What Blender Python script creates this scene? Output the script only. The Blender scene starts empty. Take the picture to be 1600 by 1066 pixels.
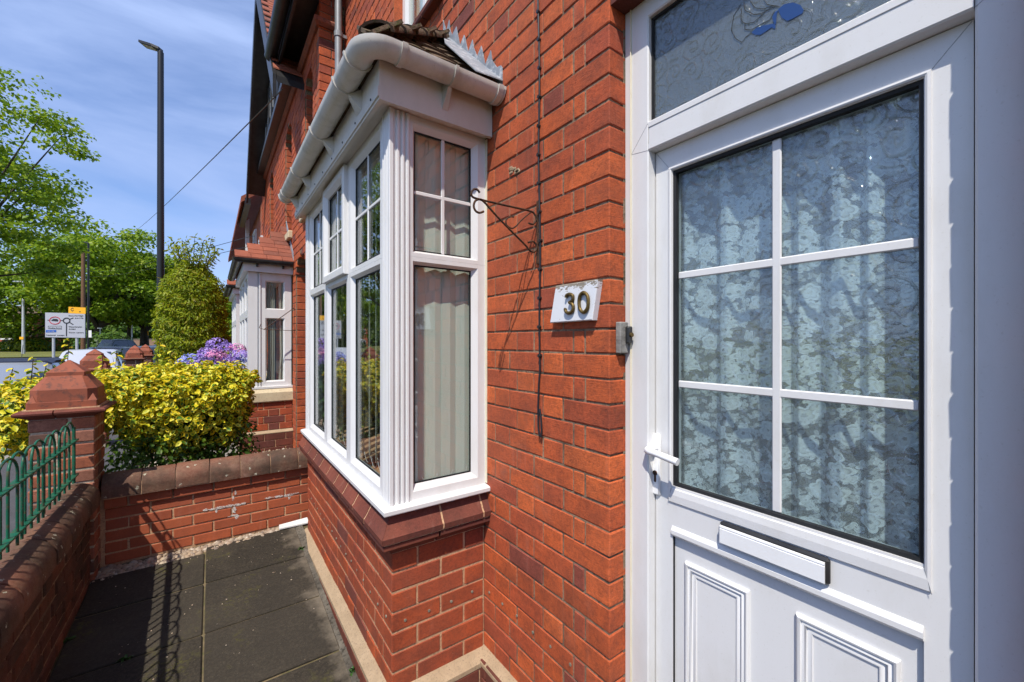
import bpy, bmesh, math, random
import numpy as np
from mathutils import Vector, Matrix
random.seed(7)
R = random.random
S = bpy.context.scene
COL = S.collection

# ------------------------------------------------------------------ camera, sky, sun, exposure
FPX = 650.0
YAW = math.atan(470 / 650)
CAMH = 1.52
cam = bpy.data.cameras.new('camera')
cam.sensor_width = 36; cam.sensor_fit = 'HORIZONTAL'; cam.lens = 36 * FPX / 1600
cam.clip_start = 0.02; cam.clip_end = 2000
camo = bpy.data.objects.new('camera', cam); COL.objects.link(camo)
camo.location = (0, 0, CAMH); camo.rotation_euler = (math.pi / 2, 0, -YAW)
S.camera = camo

SUN_DIR = Vector((1.0, 0.92, -2.05)).normalized()          # the way the light travels
SUN_EL = math.asin(-SUN_DIR.z)
SUN_AZ = math.atan2(-SUN_DIR.x, -SUN_DIR.y)
W = bpy.data.worlds.new('World'); S.world = W; W.use_nodes = True
wn = W.node_tree.nodes; wl = W.node_tree.links; wn.clear()
sky = wn.new('ShaderNodeTexSky'); sky.sky_type = 'NISHITA'; sky.sun_disc = False
sky.sun_elevation = SUN_EL; sky.sun_rotation = SUN_AZ; sky.air_density = 1.0; sky.dust_density = 0.6; sky.ozone_density = 3.0
tc = wn.new('ShaderNodeTexCoord')
mp = wn.new('ShaderNodeMapping'); mp.inputs['Scale'].default_value = (1.1, 1.6, 4.2); mp.inputs['Rotation'].default_value = (0.25, 0.35, 0.5)
wl.new(tc.outputs['Generated'], mp.inputs['Vector'])
nz = wn.new('ShaderNodeTexNoise'); nz.inputs['Scale'].default_value = 1.7; nz.inputs['Detail'].default_value = 7; nz.inputs['Roughness'].default_value = .56; nz.inputs['Distortion'].default_value = .5
wl.new(mp.outputs[0], nz.inputs['Vector'])
cr = wn.new('ShaderNodeValToRGB'); cr.color_ramp.elements[0].position = .38; cr.color_ramp.elements[1].position = .66
cr.color_ramp.elements[0].color = (.12, .12, .12, 1); cr.color_ramp.elements[1].color = (.95, .95, .95, 1)
wl.new(nz.outputs[0], cr.inputs[0])
tn = wn.new('ShaderNodeMixRGB'); tn.blend_type = 'MULTIPLY'; tn.inputs[0].default_value = 1; tn.inputs[2].default_value = (.62, .66, .80, 1); wl.new(sky.outputs[0], tn.inputs[1])
mx = wn.new('ShaderNodeMixRGB'); mx.inputs[2].default_value = (1.95, 2.6, 4.3, 1)
wl.new(cr.outputs[0], mx.inputs[0]); wl.new(tn.outputs[0], mx.inputs[1])
bg = wn.new('ShaderNodeBackground'); bg.inputs[1].default_value = .15
wl.new(mx.outputs[0], bg.inputs[0])
wo = wn.new('ShaderNodeOutputWorld'); wl.new(bg.outputs[0], wo.inputs[0])

sl = bpy.data.lights.new('sun', 'SUN'); sl.energy = 3.5; sl.angle = math.radians(.53); sl.color = (1, .945, .85)
so = bpy.data.objects.new('sun', sl); COL.objects.link(so)
so.rotation_euler = SUN_DIR.to_track_quat('-Z', 'Y').to_euler(); so.location = (-4, -4, 9)
S.view_settings.view_transform = 'Standard'; S.view_settings.look = 'None'
S.view_settings.exposure = 0.66; S.view_settings.gamma = 1; S.view_settings.use_curve_mapping = False
S.cycles.max_bounces = 8; S.cycles.diffuse_bounces = 3; S.cycles.glossy_bounces = 3; S.cycles.transparent_max_bounces = 12; S.cycles.use_adaptive_sampling = True; S.cycles.adaptive_threshold = .02; S.cycles.caustics_reflective = False; S.cycles.caustics_refractive = False

# ------------------------------------------------------------------ helpers
def ray(u, v):
    t = (u - 800) / FPX; s, c = math.sin(YAW), math.cos(YAW)
    return (s + c * t, c - s * t, (533 - v) / FPX)
def AX(u, v, x):
    r = ray(u, v); d = x / r[0]; return Vector((x, d * r[1], CAMH + d * r[2]))
def AY(u, v, y):
    r = ray(u, v); d = y / r[1]; return Vector((d * r[0], y, CAMH + d * r[2]))
def AD(u, v, d):
    r = ray(u, v); return Vector((d * r[0], d * r[1], CAMH + d * r[2]))
def AG(u, d, z=0.0):
    r = ray(u, 533); return Vector((d * r[0], d * r[1], z))

def empty(name, loc, label=None, cat=None, group=None, parent=None):
    o = bpy.data.objects.new(name, None); COL.objects.link(o); o.location = loc
    o.empty_display_size = .1
    if label: o['label'] = label
    if cat: o['category'] = cat
    if group: o['group'] = group
    if parent: adopt(o, parent)
    return o
def wloc(o):
    v = Vector(o.location)
    return v
def adopt(o, parent):
    """parent o while keeping its coordinates as world coordinates (parents are only translated)"""
    t = Vector((0, 0, 0)); p = parent
    o.parent = parent
    o.matrix_parent_inverse = Matrix.Translation(-WORLD.get(parent.name, Vector((0, 0, 0))))
WORLD = {}
def thing(name, loc, label, cat, group=None):
    o = empty(name, loc, label, cat, group); WORLD[o.name] = Vector(loc); return o
def link(name, me, parent=None, loc=None, **props):
    o = bpy.data.objects.new(name, me); COL.objects.link(o)
    if loc is not None:
        o.location = loc; WORLD[o.name] = Vector(loc)
    if parent: adopt(o, parent)
    for k, v in props.items(): o[k] = v
    return o
def tree_copy(root, loc, rotz=0, **props):
    r = root.copy(); COL.objects.link(r); r.location = loc; r.rotation_euler = (0, 0, rotz)
    for k, v in props.items(): r[k] = v
    for ch in list(root.children):
        c = ch.copy(); COL.objects.link(c); c.parent = r
        for g in ch.children:
            d = g.copy(); COL.objects.link(d); d.parent = c
    return r

class MB:
    def __init__(s): s.v = []; s.f = []
    def add(s, vs, fs):
        n = len(s.v); s.v += [tuple(p) for p in vs]; s.f += [tuple(i + n for i in q) for q in fs]; return s
    def box(s, x0, x1, y0, y1, z0, z1):
        x0, x1 = sorted((x0, x1)); y0, y1 = sorted((y0, y1)); z0, z1 = sorted((z0, z1))
        return s.add([(x0, y0, z0), (x1, y0, z0), (x1, y1, z0), (x0, y1, z0), (x0, y0, z1), (x1, y0, z1), (x1, y1, z1), (x0, y1, z1)],
                     [(0, 3, 2, 1), (4, 5, 6, 7), (0, 1, 5, 4), (1, 2, 6, 5), (2, 3, 7, 6), (3, 0, 4, 7)])
    def cbox(s, x0, x1, y0, y1, z0, z1, b=.004):
        v, f = chamfer(x1 - x0, y1 - y0, z1 - z0, b)
        cx, cy, cz = (x0 + x1) / 2, (y0 + y1) / 2, (z0 + z1) / 2
        return s.add([(p[0] + cx, p[1] + cy, p[2] + cz) for p in v], f)
    def loft(s, rings, closed=True, caps=True):
        n = len(rings[0]); vs = [p for r in rings for p in r]; fs = []
        for i in range(len(rings) - 1):
            for j in range(n if closed else n - 1):
                k = (j + 1) % n
                fs.append((i * n + j, i * n + k, (i + 1) * n + k, (i + 1) * n + j))
        if caps and closed:
            fs.append(tuple(range(n - 1, -1, -1))); fs.append(tuple((len(rings) - 1) * n + j for j in range(n)))
        return s.add(vs, fs)
    def tube(s, path, r, n=8, caps=True):
        path = [Vector(p) for p in path]; rings = []
        rr = r if isinstance(r, (list, tuple)) else [r] * len(path)
        prev = None
        for i, p in enumerate(path):
            d = (path[min(i + 1, len(path) - 1)] - path[max(i - 1, 0)])
            if d.length < 1e-9: d = Vector((0, 0, 1))
            d.normalize()
            if prev is None:
                a = Vector((0, 0, 1)) if abs(d.z) < .9 else Vector((1, 0, 0))
                x = d.cross(a).normalized()
            else:
                x = (prev - d * prev.dot(d))
                if x.length < 1e-6: x = d.orthogonal()
                x.normalize()
            prev = x; y = d.cross(x)
            rings.append([p + (x * math.cos(2 * math.pi * k / n) + y * math.sin(2 * math.pi * k / n)) * rr[i] for k in range(n)])
        return s.loft(rings, True, caps)
    def ring(s, axis, plane, out, rect, prof, sc=(1, 1, 1, 1)):
        """mitred frame: prof = [(inset, proud)], rect = (a0,a1,z0,z1), sc scales the inset left,right,bottom,top"""
        a0, a1, z0, z1 = rect; rings = []
        for i, p in prof:
            q = plane + out * p
            cs = [(a0 + i * sc[0], z0 + i * sc[2]), (a1 - i * sc[1], z0 + i * sc[2]), (a1 - i * sc[1], z1 - i * sc[3]), (a0 + i * sc[0], z1 - i * sc[3])]
            rings.append([(q, a, z) if axis == 'y' else (a, q, z) for a, z in cs])
        return s.loft(rings, True, False)
    def sweep(s, prof, axis, plane, out, a0, a1, m0=0, m1=0):
        """profile [(o,z)] pushed out from plane, run along axis from a0 to a1; m0/m1 mitre"""
        rings = []
        for a, m in ((a0, m0), (a1, m1)):
            rings.append([((plane + out * o, a + m * o, z) if axis == 'y' else (a + m * o, plane + out * o, z)) for o, z in prof])
        return s.loft(rings, True, True)
    def mesh(s, name, mat, smooth=None):
        me = bpy.data.meshes.new(name); me.from_pydata(s.v, [], s.f)
        bm = bmesh.new(); bm.from_mesh(me); bmesh.ops.recalc_face_normals(bm, faces=bm.faces); bm.to_mesh(me); bm.free()
        if mat: me.materials.append(mat)
        if smooth is not None:
            me.shade_smooth(); me.set_sharp_from_angle(angle=math.radians(smooth))
        return me
    def build(s, name, mat, parent=None, smooth=None, loc=None, **props):
        if loc is not None:
            s.v = [(p[0] - loc[0], p[1] - loc[1], p[2] - loc[2]) for p in s.v]
        return link(name, s.mesh(name, mat, smooth), parent, loc, **props)

def chamfer(sx, sy, sz, b):
    vs = []; idx = {}
    for ix in (-1, 1):
        for iy in (-1, 1):
            for iz in (-1, 1):
                h = (ix * sx / 2, iy * sy / 2, iz * sz / 2)
                for k in range(3):
                    p = [h[q] - (0 if q == k else (1 if h[q] > 0 else -1) * b) for q in range(3)]
                    idx[(ix, iy, iz, k)] = len(vs); vs.append(tuple(p))
    fs = []
    for k in range(3):
        o = [q for q in range(3) if q != k]
        for sg in (-1, 1):
            q = []
            for (p1, p2) in ((-1, -1), (1, -1), (1, 1), (-1, 1)):
                c = [0, 0, 0]; c[k] = sg; c[o[0]] = p1; c[o[1]] = p2
                q.append(idx[(c[0], c[1], c[2], k)])
            fs.append(tuple(q))
    for k in range(3):                       # edges run along k
        o = [q for q in range(3) if q != k]
        for s1 in (-1, 1):
            for s2 in (-1, 1):
                e = []
                for sg in (-1, 1):
                    c = [0, 0, 0]; c[k] = sg; c[o[0]] = s1; c[o[1]] = s2
                    e.append((idx[(*c, o[0])], idx[(*c, o[1])]))
                fs.append((e[0][0], e[0][1], e[1][1], e[1][0]))
    for ix in (-1, 1):
        for iy in (-1, 1):
            for iz in (-1, 1):
                fs.append(tuple(idx[(ix, iy, iz, k)] for k in range(3)))
    return vs, fs

CACHE = {}
def worn(v, q=.0011):
    return [(p[0] + (R() - .5) * 2 * q, p[1] + (R() - .5) * 2 * q, p[2] + (R() - .5) * 2 * q) for p in v]
def brick_mesh(sx, sy, sz, b, mat):
    key = (round(sx, 3), round(sy, 3), round(sz, 3), mat.name, random.randrange(5))
    if key not in CACHE:
        m = MB(); v, f = chamfer(key[0], key[1], key[2], b); m.add(worn(v), f)
        CACHE[key] = m.mesh('brick', mat)
    return CACHE[key]

def place_brick(parent, mat, x0, x1, y0, y1, z0, z1, name='brick', b=.0035, jit=.0012, acc=None, rot=.004):
    c = ((x0 + x1) / 2 + (R() - .5) * 2 * jit, (y0 + y1) / 2 + (R() - .5) * 2 * jit, (z0 + z1) / 2 + (R() - .5) * jit)
    if acc is not None:
        v, f = chamfer(x1 - x0, y1 - y0, z1 - z0, b)
        acc.add([(p[0] + c[0], p[1] + c[1], p[2] + c[2]) for p in worn(v)], f); return
    o = link(name, brick_mesh(x1 - x0, y1 - y0, z1 - z0, b, mat), parent)
    o.location = c; o.rotation_euler = ((R() - .5) * rot, (R() - .5) * rot, (R() - .5) * rot)
    return o

SL, HL, QL = .226, .111, .052
def flemish(row):
    seq = [HL, QL] if row % 2 else []
    def g():
        for q in seq: yield q
        k = 0
        while True:
            yield SL if k % 2 == 0 else HL
            k += 1
    return g()
def stretcher(row):
    def g():
        if row % 2: yield HL
        while True: yield SL
    return g()
def courses(parent, mat, axis, plane, out, a0, a1, z0, rows, bond, h=.086, j=.009, depth=.1, acc=None, opens=(), name='brick', first=None, jit=.0012, b=.0035):
    """lay bricks along axis ('x' or 'y') on plane, facing out (+1/-1)"""
    for r in range(rows):
        zb = z0 + r * h + j / 2; zt = z0 + (r + 1) * h - j / 2
        a = a0(r) if callable(a0) else a0
        rev = a1 < a
        for L in bond(r):
            e = a - L - j if rev else a + L + j
            last = (e <= a1 + .05) if rev else (e >= a1 - .05)
            if last: e = a1
            lo, hi = min(a, e) + j / 2, max(a, e) - j / 2
            segs = [(lo, hi)]
            for op in opens:
                w = op((zb + zt) / 2)
                if w:
                    ns = []
                    for (p, q) in segs:
                        if q <= w[0] or p >= w[1]: ns.append((p, q)); continue
                        if p < w[0] - .02: ns.append((p, w[0] - .002))
                        if q > w[1] + .02: ns.append((w[1] + .002, q))
                    segs = ns
            for (p, q) in segs:
                if q - p < .015: continue
                d0, d1 = (plane, plane + depth) if out < 0 else (plane - depth, plane)
                if axis == 'y': place_brick(parent, mat, d0, d1, p, q, zb, zt, name, acc=acc, jit=jit, b=b)
                else: place_brick(parent, mat, p, q, d0, d1, zb, zt, name, acc=acc, jit=jit, b=b)
            a = e
            if last: break

# ------------------------------------------------------------------ materials
def newmat(name):
    m = bpy.data.materials.new(name); m.use_nodes = True
    nt = m.node_tree; nt.nodes.clear()
    out = nt.nodes.new('ShaderNodeOutputMaterial')
    return m, nt, out
def N(nt, typ, ins=None, **attr):
    n = nt.nodes.new(typ)
    for k, v in attr.items(): setattr(n, k, v)
    for k, v in (ins or {}).items():
        if hasattr(v, 'is_output') or hasattr(v, 'links') and not isinstance(v, (int, float)): nt.links.new(v, n.inputs[k])
        else: n.inputs[k].default_value = v
    return n
def ramp(nt, fac, stops, interp='LINEAR'):
    n = nt.nodes.new('ShaderNodeValToRGB'); e = n.color_ramp.elements; n.color_ramp.interpolation = interp
    while len(e) > 1: e.remove(e[0])
    e[0].position = stops[0][0]; e[0].color = col(stops[0][1])
    for p, c in stops[1:]:
        q = e.new(p); q.color = col(c)
    nt.links.new(fac, n.inputs[0]); return n.outputs[0]
def col(c):
    if isinstance(c, (int, float)): return (c, c, c, 1)
    return (*c, 1) if len(c) == 3 else c
def mixc(nt, fac, a, b, mode='MIX'):
    n = nt.nodes.new('ShaderNodeMixRGB'); n.blend_type = mode
    for i, v in enumerate((fac, a, b)):
        if hasattr(v, 'is_output'): nt.links.new(v, n.inputs[i])
        else: n.inputs[i].default_value = v if i == 0 else col(v)
    return n.outputs[0]
def math_(nt, op, a, b=0.0, c=0.0):
    n = nt.nodes.new('ShaderNodeMath'); n.operation = op
    for i, v in enumerate((a, b, c)):
        if hasattr(v, 'is_output'): nt.links.new(v, n.inputs[i])
        else: n.inputs[i].default_value = v
    return n.outputs[0]
def noise(nt, vec, scale, detail=4, rough=.55, dist=0.0):
    n = N(nt, 'ShaderNodeTexNoise', {'Scale': scale, 'Detail': detail, 'Roughness': rough, 'Distortion': dist})
    if vec is not None: nt.links.new(vec, n.inputs['Vector'])
    return n.outputs[0]
def pos(nt): return N(nt, 'ShaderNodeNewGeometry').outputs['Position']
def scaled(nt, v, s):
    return N(nt, 'ShaderNodeMapping', {'Vector': v, 'Scale': s}).outputs[0]
def bump(nt, h, strength, dist=.01):
    return N(nt, 'ShaderNodeBump', {'Height': h, 'Strength': strength, 'Distance': dist}).outputs[0]
def pbsdf(nt, out, **ins):
    n = N(nt, 'ShaderNodeBsdfPrincipled', {k.replace('_', ' '): v for k, v in ins.items()})
    nt.links.new(n.outputs[0], out.inputs[0]); return n
def rnd(nt):
    a = N(nt, 'ShaderNodeObjectInfo').outputs['Random']; b = N(nt, 'ShaderNodeNewGeometry').outputs['Random Per Island']
    return math_(nt, 'FRACT', math_(nt, 'ADD', a, math_(nt, 'MULTIPLY', b, 3.71)))

def brick_mat(name, stops, blotch=.35, speck=.25, lichen=0.0, soot=0.0, rough=.78, bmp=.25, lime=.12):
    m, nt, out = newmat(name); p = pos(nt); r = rnd(nt)
    c = ramp(nt, r, stops)
    off = N(nt, 'ShaderNodeVectorMath', {0: p, 1: N(nt, 'ShaderNodeCombineXYZ', {0: math_(nt, 'MULTIPLY', r, 13.0), 1: math_(nt, 'MULTIPLY', r, 7.0), 2: math_(nt, 'MULTIPLY', r, 29.0)}).outputs[0]}, operation='ADD').outputs[0]
    n1 = noise(nt, off, 9, 5, .6)
    c = mixc(nt, math_(nt, 'MULTIPLY', ramp(nt, n1, [(.38, 0.0), (.68, 1.0)]), blotch), c, (.13, .040, .028), 'MIX')
    n2 = noise(nt, p, 75, 6, .82)
    c = mixc(nt, math_(nt, 'MULTIPLY', ramp(nt, n2, [(.40, 1.0), (.54, 0.0)]), speck), c, (.07, .025, .018))
    n3 = noise(nt, p, 260, 2, .5)
    c = mixc(nt, math_(nt, 'MULTIPLY', ramp(nt, n3, [(.68, 0.0), (.75, 1.0)]), .40), c, (.62, .36, .24))
    wc = noise(nt, scaled(nt, p, (34, 34, 230)), 1.0, 4, .7)      # wire-cut drag marks
    c = mixc(nt, math_(nt, 'MULTIPLY', ramp(nt, wc, [(.40, .55), (.60, 0.0)]), .28), c, (.10, .03, .02))
    stk = noise(nt, scaled(nt, p, (16, 16, 1.3)), 1.0, 5, .65)
    c = mixc(nt, math_(nt, 'MULTIPLY', ramp(nt, stk, [(.60, 0.0), (.76, 1.0)]), .14), c, (.60, .36, .27))
    big = noise(nt, p, 1.6, 4, .6)
    c = mixc(nt, math_(nt, 'MULTIPLY', ramp(nt, big, [(.42, 0.0), (.70, 1.0)]), .22), c, (.55, .16, .08), 'SCREEN' if False else 'MIX')
    li = noise(nt, p, 3.3, 6, .7)
    c = mixc(nt, math_(nt, 'MULTIPLY', ramp(nt, li, [(.60, 0.0), (.72, 1.0)]), lime), c, (.55, .36, .28))
    if soot > 0:
        s1 = noise(nt, p, 4.2, 6, .65)
        c = mixc(nt, math_(nt, 'MULTIPLY', ramp(nt, s1, [(.42, 0.0), (.62, 1.0)]), soot), c, (.035, .028, .020))
    if lichen > 0:
        vo = N(nt, 'ShaderNodeTexVoronoi', {'Vector': N(nt, 'ShaderNodeVectorMath', {0: p, 1: scaled(nt, N(nt, 'ShaderNodeTexNoise', {'Scale': 30.0}).outputs[1], (.03, .03, .03))}, operation='ADD').outputs[0], 'Scale': 26.0})
        k = math_(nt, 'LESS_THAN', vo.outputs['Distance'], .20)
        sel = math_(nt, 'GREATER_THAN', N(nt, 'ShaderNodeSeparateColor', {0: vo.outputs['Color']}).outputs[0], 1 - lichen)
        c = mixc(nt, math_(nt, 'MULTIPLY', k, sel), c, (.42, .40, .30))
    hgt = math_(nt, 'ADD', math_(nt, 'MULTIPLY', n2, .6), math_(nt, 'ADD', math_(nt, 'MULTIPLY', n1, .7), math_(nt, 'MULTIPLY', wc, .5)))
    pbsdf(nt, out, Base_Color=c, Roughness=rough, Normal=bump(nt, hgt, bmp, .006), Specular_IOR_Level=.25)
    return m
def rough_mat(name, c1, c2, scale=8, rough=.8, bmp=.2, c3=None, s3=60, spec=.3, metal=0.0, bd=.006):
    m, nt, out = newmat(name); p = pos(nt)
    a = noise(nt, p, scale, 6, .62); c = mixc(nt, ramp(nt, a, [(.32, 0.0), (.68, 1.0)]), c1, c2)
    b = noise(nt, p, s3, 4, .7)
    if c3: c = mixc(nt, ramp(nt, b, [(.52, 0.0), (.66, 1.0)]), c, c3)
    pbsdf(nt, out, Base_Color=c, Roughness=rough, Normal=bump(nt, math_(nt, 'ADD', a, b), bmp, bd), Specular_IOR_Level=spec, Metallic=metal)
    return m
ORANGE = [(0, (.54, .106, .032)), (.2, (.64, .128, .036)), (.38, (.48, .092, .036)), (.52, (.59, .116, .036)), (.66, (.70, .152, .042)), (.82, (.53, .100, .038)), (.93, (.38, .080, .044)), (1, (.22, .062, .048))]
M_ = {}
M_['brick'] = brick_mat('red_brick', ORANGE, .50, .40, soot=.14, lime=.10, bmp=.55)
M_['brick_bay'] = brick_mat('red_brick_bay', [(0, (.40, .076, .026)), (.3, (.50, .095, .028)), (.5, (.33, .066, .032)), (.72, (.45, .085, .028)), (.88, (.22, .056, .040)), (1, (.15, .048, .042))], .6, .42, lime=.05, bmp=.55)
M_['brick_dark'] = brick_mat('plum_brick', [(0, (.13, .040, .030)), (.4, (.19, .050, .032)), (.7, (.10, .035, .032)), (1, (.21, .055, .035))], .45, .5, soot=.25)
M_['brick_old'] = brick_mat('old_brick', [(0, (.13, .058, .034)), (.3, (.19, .078, .042)), (.55, (.085, .052, .036)), (.75, (.15, .066, .042)), (1, (.065, .046, .036))], .6, .55, soot=.75, bmp=.7, lime=.40)
M_['brick_pier'] = brick_mat('pier_brick', [(0, (.38, .115, .052)), (.3, (.46, .150, .072)), (.5, (.33, .105, .058)), (.68, (.48, .19, .12)), (.82, (.18, .105, .075)), (1, (.09, .07, .055))], .4, .45, soot=.22, bmp=.5, lime=.3)
M_['brick_garden'] = brick_mat('garden_brick', [(0, (.36, .085, .034)), (.4, (.42, .098, .036)), (.7, (.33, .076, .034)), (1, (.39, .092, .036))], .3, .2, bmp=.12, lime=.05)
M_['coping'] = brick_mat('weathered_coping', [(0, (.16, .100, .062)), (.4, (.12, .082, .054)), (.7, (.18, .112, .072)), (1, (.10, .072, .05))], .5, .55, lichen=.35, soot=.7, bmp=.5, lime=.2)
M_['terracotta'] = rough_mat('terracotta', (.31, .088, .044), (.20, .060, .036), 6, .75, .2, (.12, .05, .036), 26)
M_['mortar'] = rough_mat('lime_mortar', (.60, .37, .21), (.44, .26, .15), 22, .95, .5, (.28, .16, .10), 90)
M_['mortar_mid'] = rough_mat('grey_mortar', (.36, .24, .15), (.11, .075, .05), 9, .95, .5, (.08, .055, .04), 90)
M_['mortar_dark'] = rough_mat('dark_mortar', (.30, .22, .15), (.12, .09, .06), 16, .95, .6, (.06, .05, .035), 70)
M_['cement'] = rough_mat('cement_band', (.42, .31, .20), (.33, .24, .15), 14, .9, .3, (.24, .18, .12), 120)
M_['stone'] = rough_mat('cream_stone', (.62, .52, .34), (.52, .42, .27), 6, .8, .12, (.45, .36, .24), 50)

def pvc_mat(name, base, dirt, amt, rough=.32, sc=5):
    m, nt, out = newmat(name); p = pos(nt)
    a = noise(nt, scaled(nt, p, (1, 1, .35)), sc, 7, .68)
    c = mixc(nt, math_(nt, 'MULTIPLY', ramp(nt, a, [(.48, 0.0), (.78, 1.0)]), amt), base, dirt)
    b = noise(nt, p, 160, 3, .6)
    c = mixc(nt, math_(nt, 'MULTIPLY', ramp(nt, b, [(.62, 0.0), (.75, 1.0)]), amt * .8), c, dirt)
    pbsdf(nt, out, Base_Color=c, Roughness=math_(nt, 'MULTIPLY_ADD', a, .2, rough - .1), Normal=bump(nt, noise(nt, p, 7, 2), .03, .01), Specular_IOR_Level=.4)
    return m
M_['pvc'] = pvc_mat('white_upvc', (.69, .685, .68), (.46, .43, .37), .38)
M_['pvc_cream'] = pvc_mat('sealant', (.72, .66, .50), (.45, .36, .22), .6, .5, 12)
M_['gutter'] = pvc_mat('grey_white_gutter', (.60, .57, .52), (.30, .28, .20), .75, .42, 6)
M_['fascia'] = pvc_mat('fascia_board', (.62, .58, .52), (.42, .38, .30), .5, .45, 4)
M_['paint'] = pvc_mat('white_paint', (.78, .78, .78), (.60, .57, .52), .3, .5)
M_['black_plastic'] = rough_mat('black_plastic', (.012, .012, .013), (.03, .03, .03), 12, .38, .05, spec=.5)
M_['rubber'] = rough_mat('black_gasket', (.010, .011, .012), (.02, .02, .022), 20, .6, .05)
M_['grey_metal'] = rough_mat('grey_metal', (.30, .31, .32), (.22, .23, .24), 4, .45, .05, metal=.3)
M_['iron'] = rough_mat('rusty_iron', (.030, .022, .018), (.10, .045, .022), 30, .7, .4, (.15, .06, .028), 120, metal=.2)
M_['green_paint'] = rough_mat('green_paint', (.008, .115, .062), (.006, .075, .042), 9, .45, .2, (.09, .075, .04), 45)
M_['brass'] = rough_mat('dull_brass', (.20, .135, .045), (.13, .085, .03), 40, .5, .2, (.08, .06, .03), 90, metal=.75)
M_['lead'] = rough_mat('lead', (.30, .33, .37), (.20, .22, .25), 9, .6, .4, (.46, .48, .50), 28)
M_['tile'] = rough_mat('mossy_tile', (.085, .058, .040), (.15, .10, .065), 14, .95, .9, (.055, .060, .016), 26, bd=.012)
M_['tile_red'] = brick_mat('clay_tile', [(0, (.25, .075, .045)), (.5, (.33, .10, .055)), (1, (.16, .06, .042))], .4, .3)
M_['asphalt'] = rough_mat('asphalt', (.075, .073, .078), (.055, .053, .056), 3, .9, .5, (.12, .12, .12), 180)
M_['concrete'] = rough_mat('concrete', (.30, .28, .25), (.22, .20, .175), 5, .9, .3, (.15, .13, .11), 90)
M_['soil'] = rough_mat('soil', (.045, .032, .022), (.08, .058, .038), 12, .95, .7, (.12, .10, .07), 80)
M_['plaster'] = rough_mat('room_plaster', (.24, .22, .19), (.20, .18, .16), 2, .9, .05)
M_['hall'] = rough_mat('hall_wall', (.10, .12, .13), (.08, .10, .11), 2, .9, .05)
M_['carpet'] = rough_mat('carpet', (.16, .12, .09), (.13, .10, .08), 60, .95, .3)
M_['bark'] = rough_mat('bark', (.075, .058, .042), (.035, .028, .020), 20, .95, .9, (.11, .10, .075), 60, bd=.03)
M_['wood_pole'] = rough_mat('pole_wood', (.20, .105, .055), (.13, .07, .04), 9, .85, .3)
M_['timber_grey'] = rough_mat('bare_timber', (.30, .29, .27), (.17, .16, .15), 30, .85, .4)

def slab_mat():
    m, nt, out = newmat('path_slab'); p = pos(nt)
    a = noise(nt, p, 5, 7, .65); b = noise(nt, p, 70, 5, .75); d = noise(nt, p, 190, 3, .6)
    c = mixc(nt, ramp(nt, a, [(.35, 0.0), (.65, 1.0)]), (.030, .025, .018), (.048, .039, .027))
    c = mixc(nt, ramp(nt, b, [(.44, .8), (.58, 0.0)]), c, (.014, .012, .009))
    c = mixc(nt, ramp(nt, d, [(.64, 0.0), (.74, .8)]), c, (.16, .135, .095))
    w = noise(nt, p, 1.3, 5, .6)
    c = mixc(nt, math_(nt, 'MULTIPLY', ramp(nt, w, [(.52, 0.0), (.66, 1.0)]), .5), c, (.075, .062, .044))
    rr = N(nt, 'ShaderNodeObjectInfo').outputs['Random']
    c = mixc(nt, math_(nt, 'MULTIPLY', rr, .45), c, (.060, .050, .038))
    gr = noise(nt, p, 34, 6, .8)
    c = mixc(nt, ramp(nt, gr, [(.60, 0.0), (.72, .6)]), c, (.11, .095, .07))
    ms = math_(nt, 'MULTIPLY', ramp(nt, noise(nt, p, 2.6, 5, .7), [(.55, 0.0), (.68, 1.0)]), ramp(nt, noise(nt, p, 46, 4, .7), [(.48, 0.0), (.58, 1.0)]))
    c = mixc(nt, math_(nt, 'MULTIPLY', ms, .7), c, (.085, .080, .016))
    sx = N(nt, 'ShaderNodeSeparateXYZ', {0: p}).outputs[0]
    wr = ramp(nt, math_(nt, 'ADD', math_(nt, 'MULTIPLY', sx, 1.0), math_(nt, 'MULTIPLY', noise(nt, p, 3.2, 5, .65), .55)), [(.74, 0.0), (.86, .75)])
    c = mixc(nt, wr, c, (.21, .175, .13))
    pbsdf(nt, out, Base_Color=c, Roughness=.88, Normal=bump(nt, math_(nt, 'ADD', b, math_(nt, 'MULTIPLY', ms, .8)), .55, .006), Specular_IOR_Level=.25)
    return m
M_['slab'] = slab_mat()

def pebble_mat():
    m, nt, out = newmat('pebbles'); r = rnd(nt); p = pos(nt)
    c = ramp(nt, r, [(0, (.42, .30, .19)), (.25, (.26, .20, .15)), (.45, (.52, .42, .30)), (.62, (.17, .13, .11)), (.8, (.36, .25, .17)), (1, (.58, .52, .43))])
    c = mixc(nt, math_(nt, 'MULTIPLY', noise(nt, p, 160, 3), .5), c, (.2, .15, .11))
    pbsdf(nt, out, Base_Color=c, Roughness=.8); return m
M_['pebble'] = pebble_mat()

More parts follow.
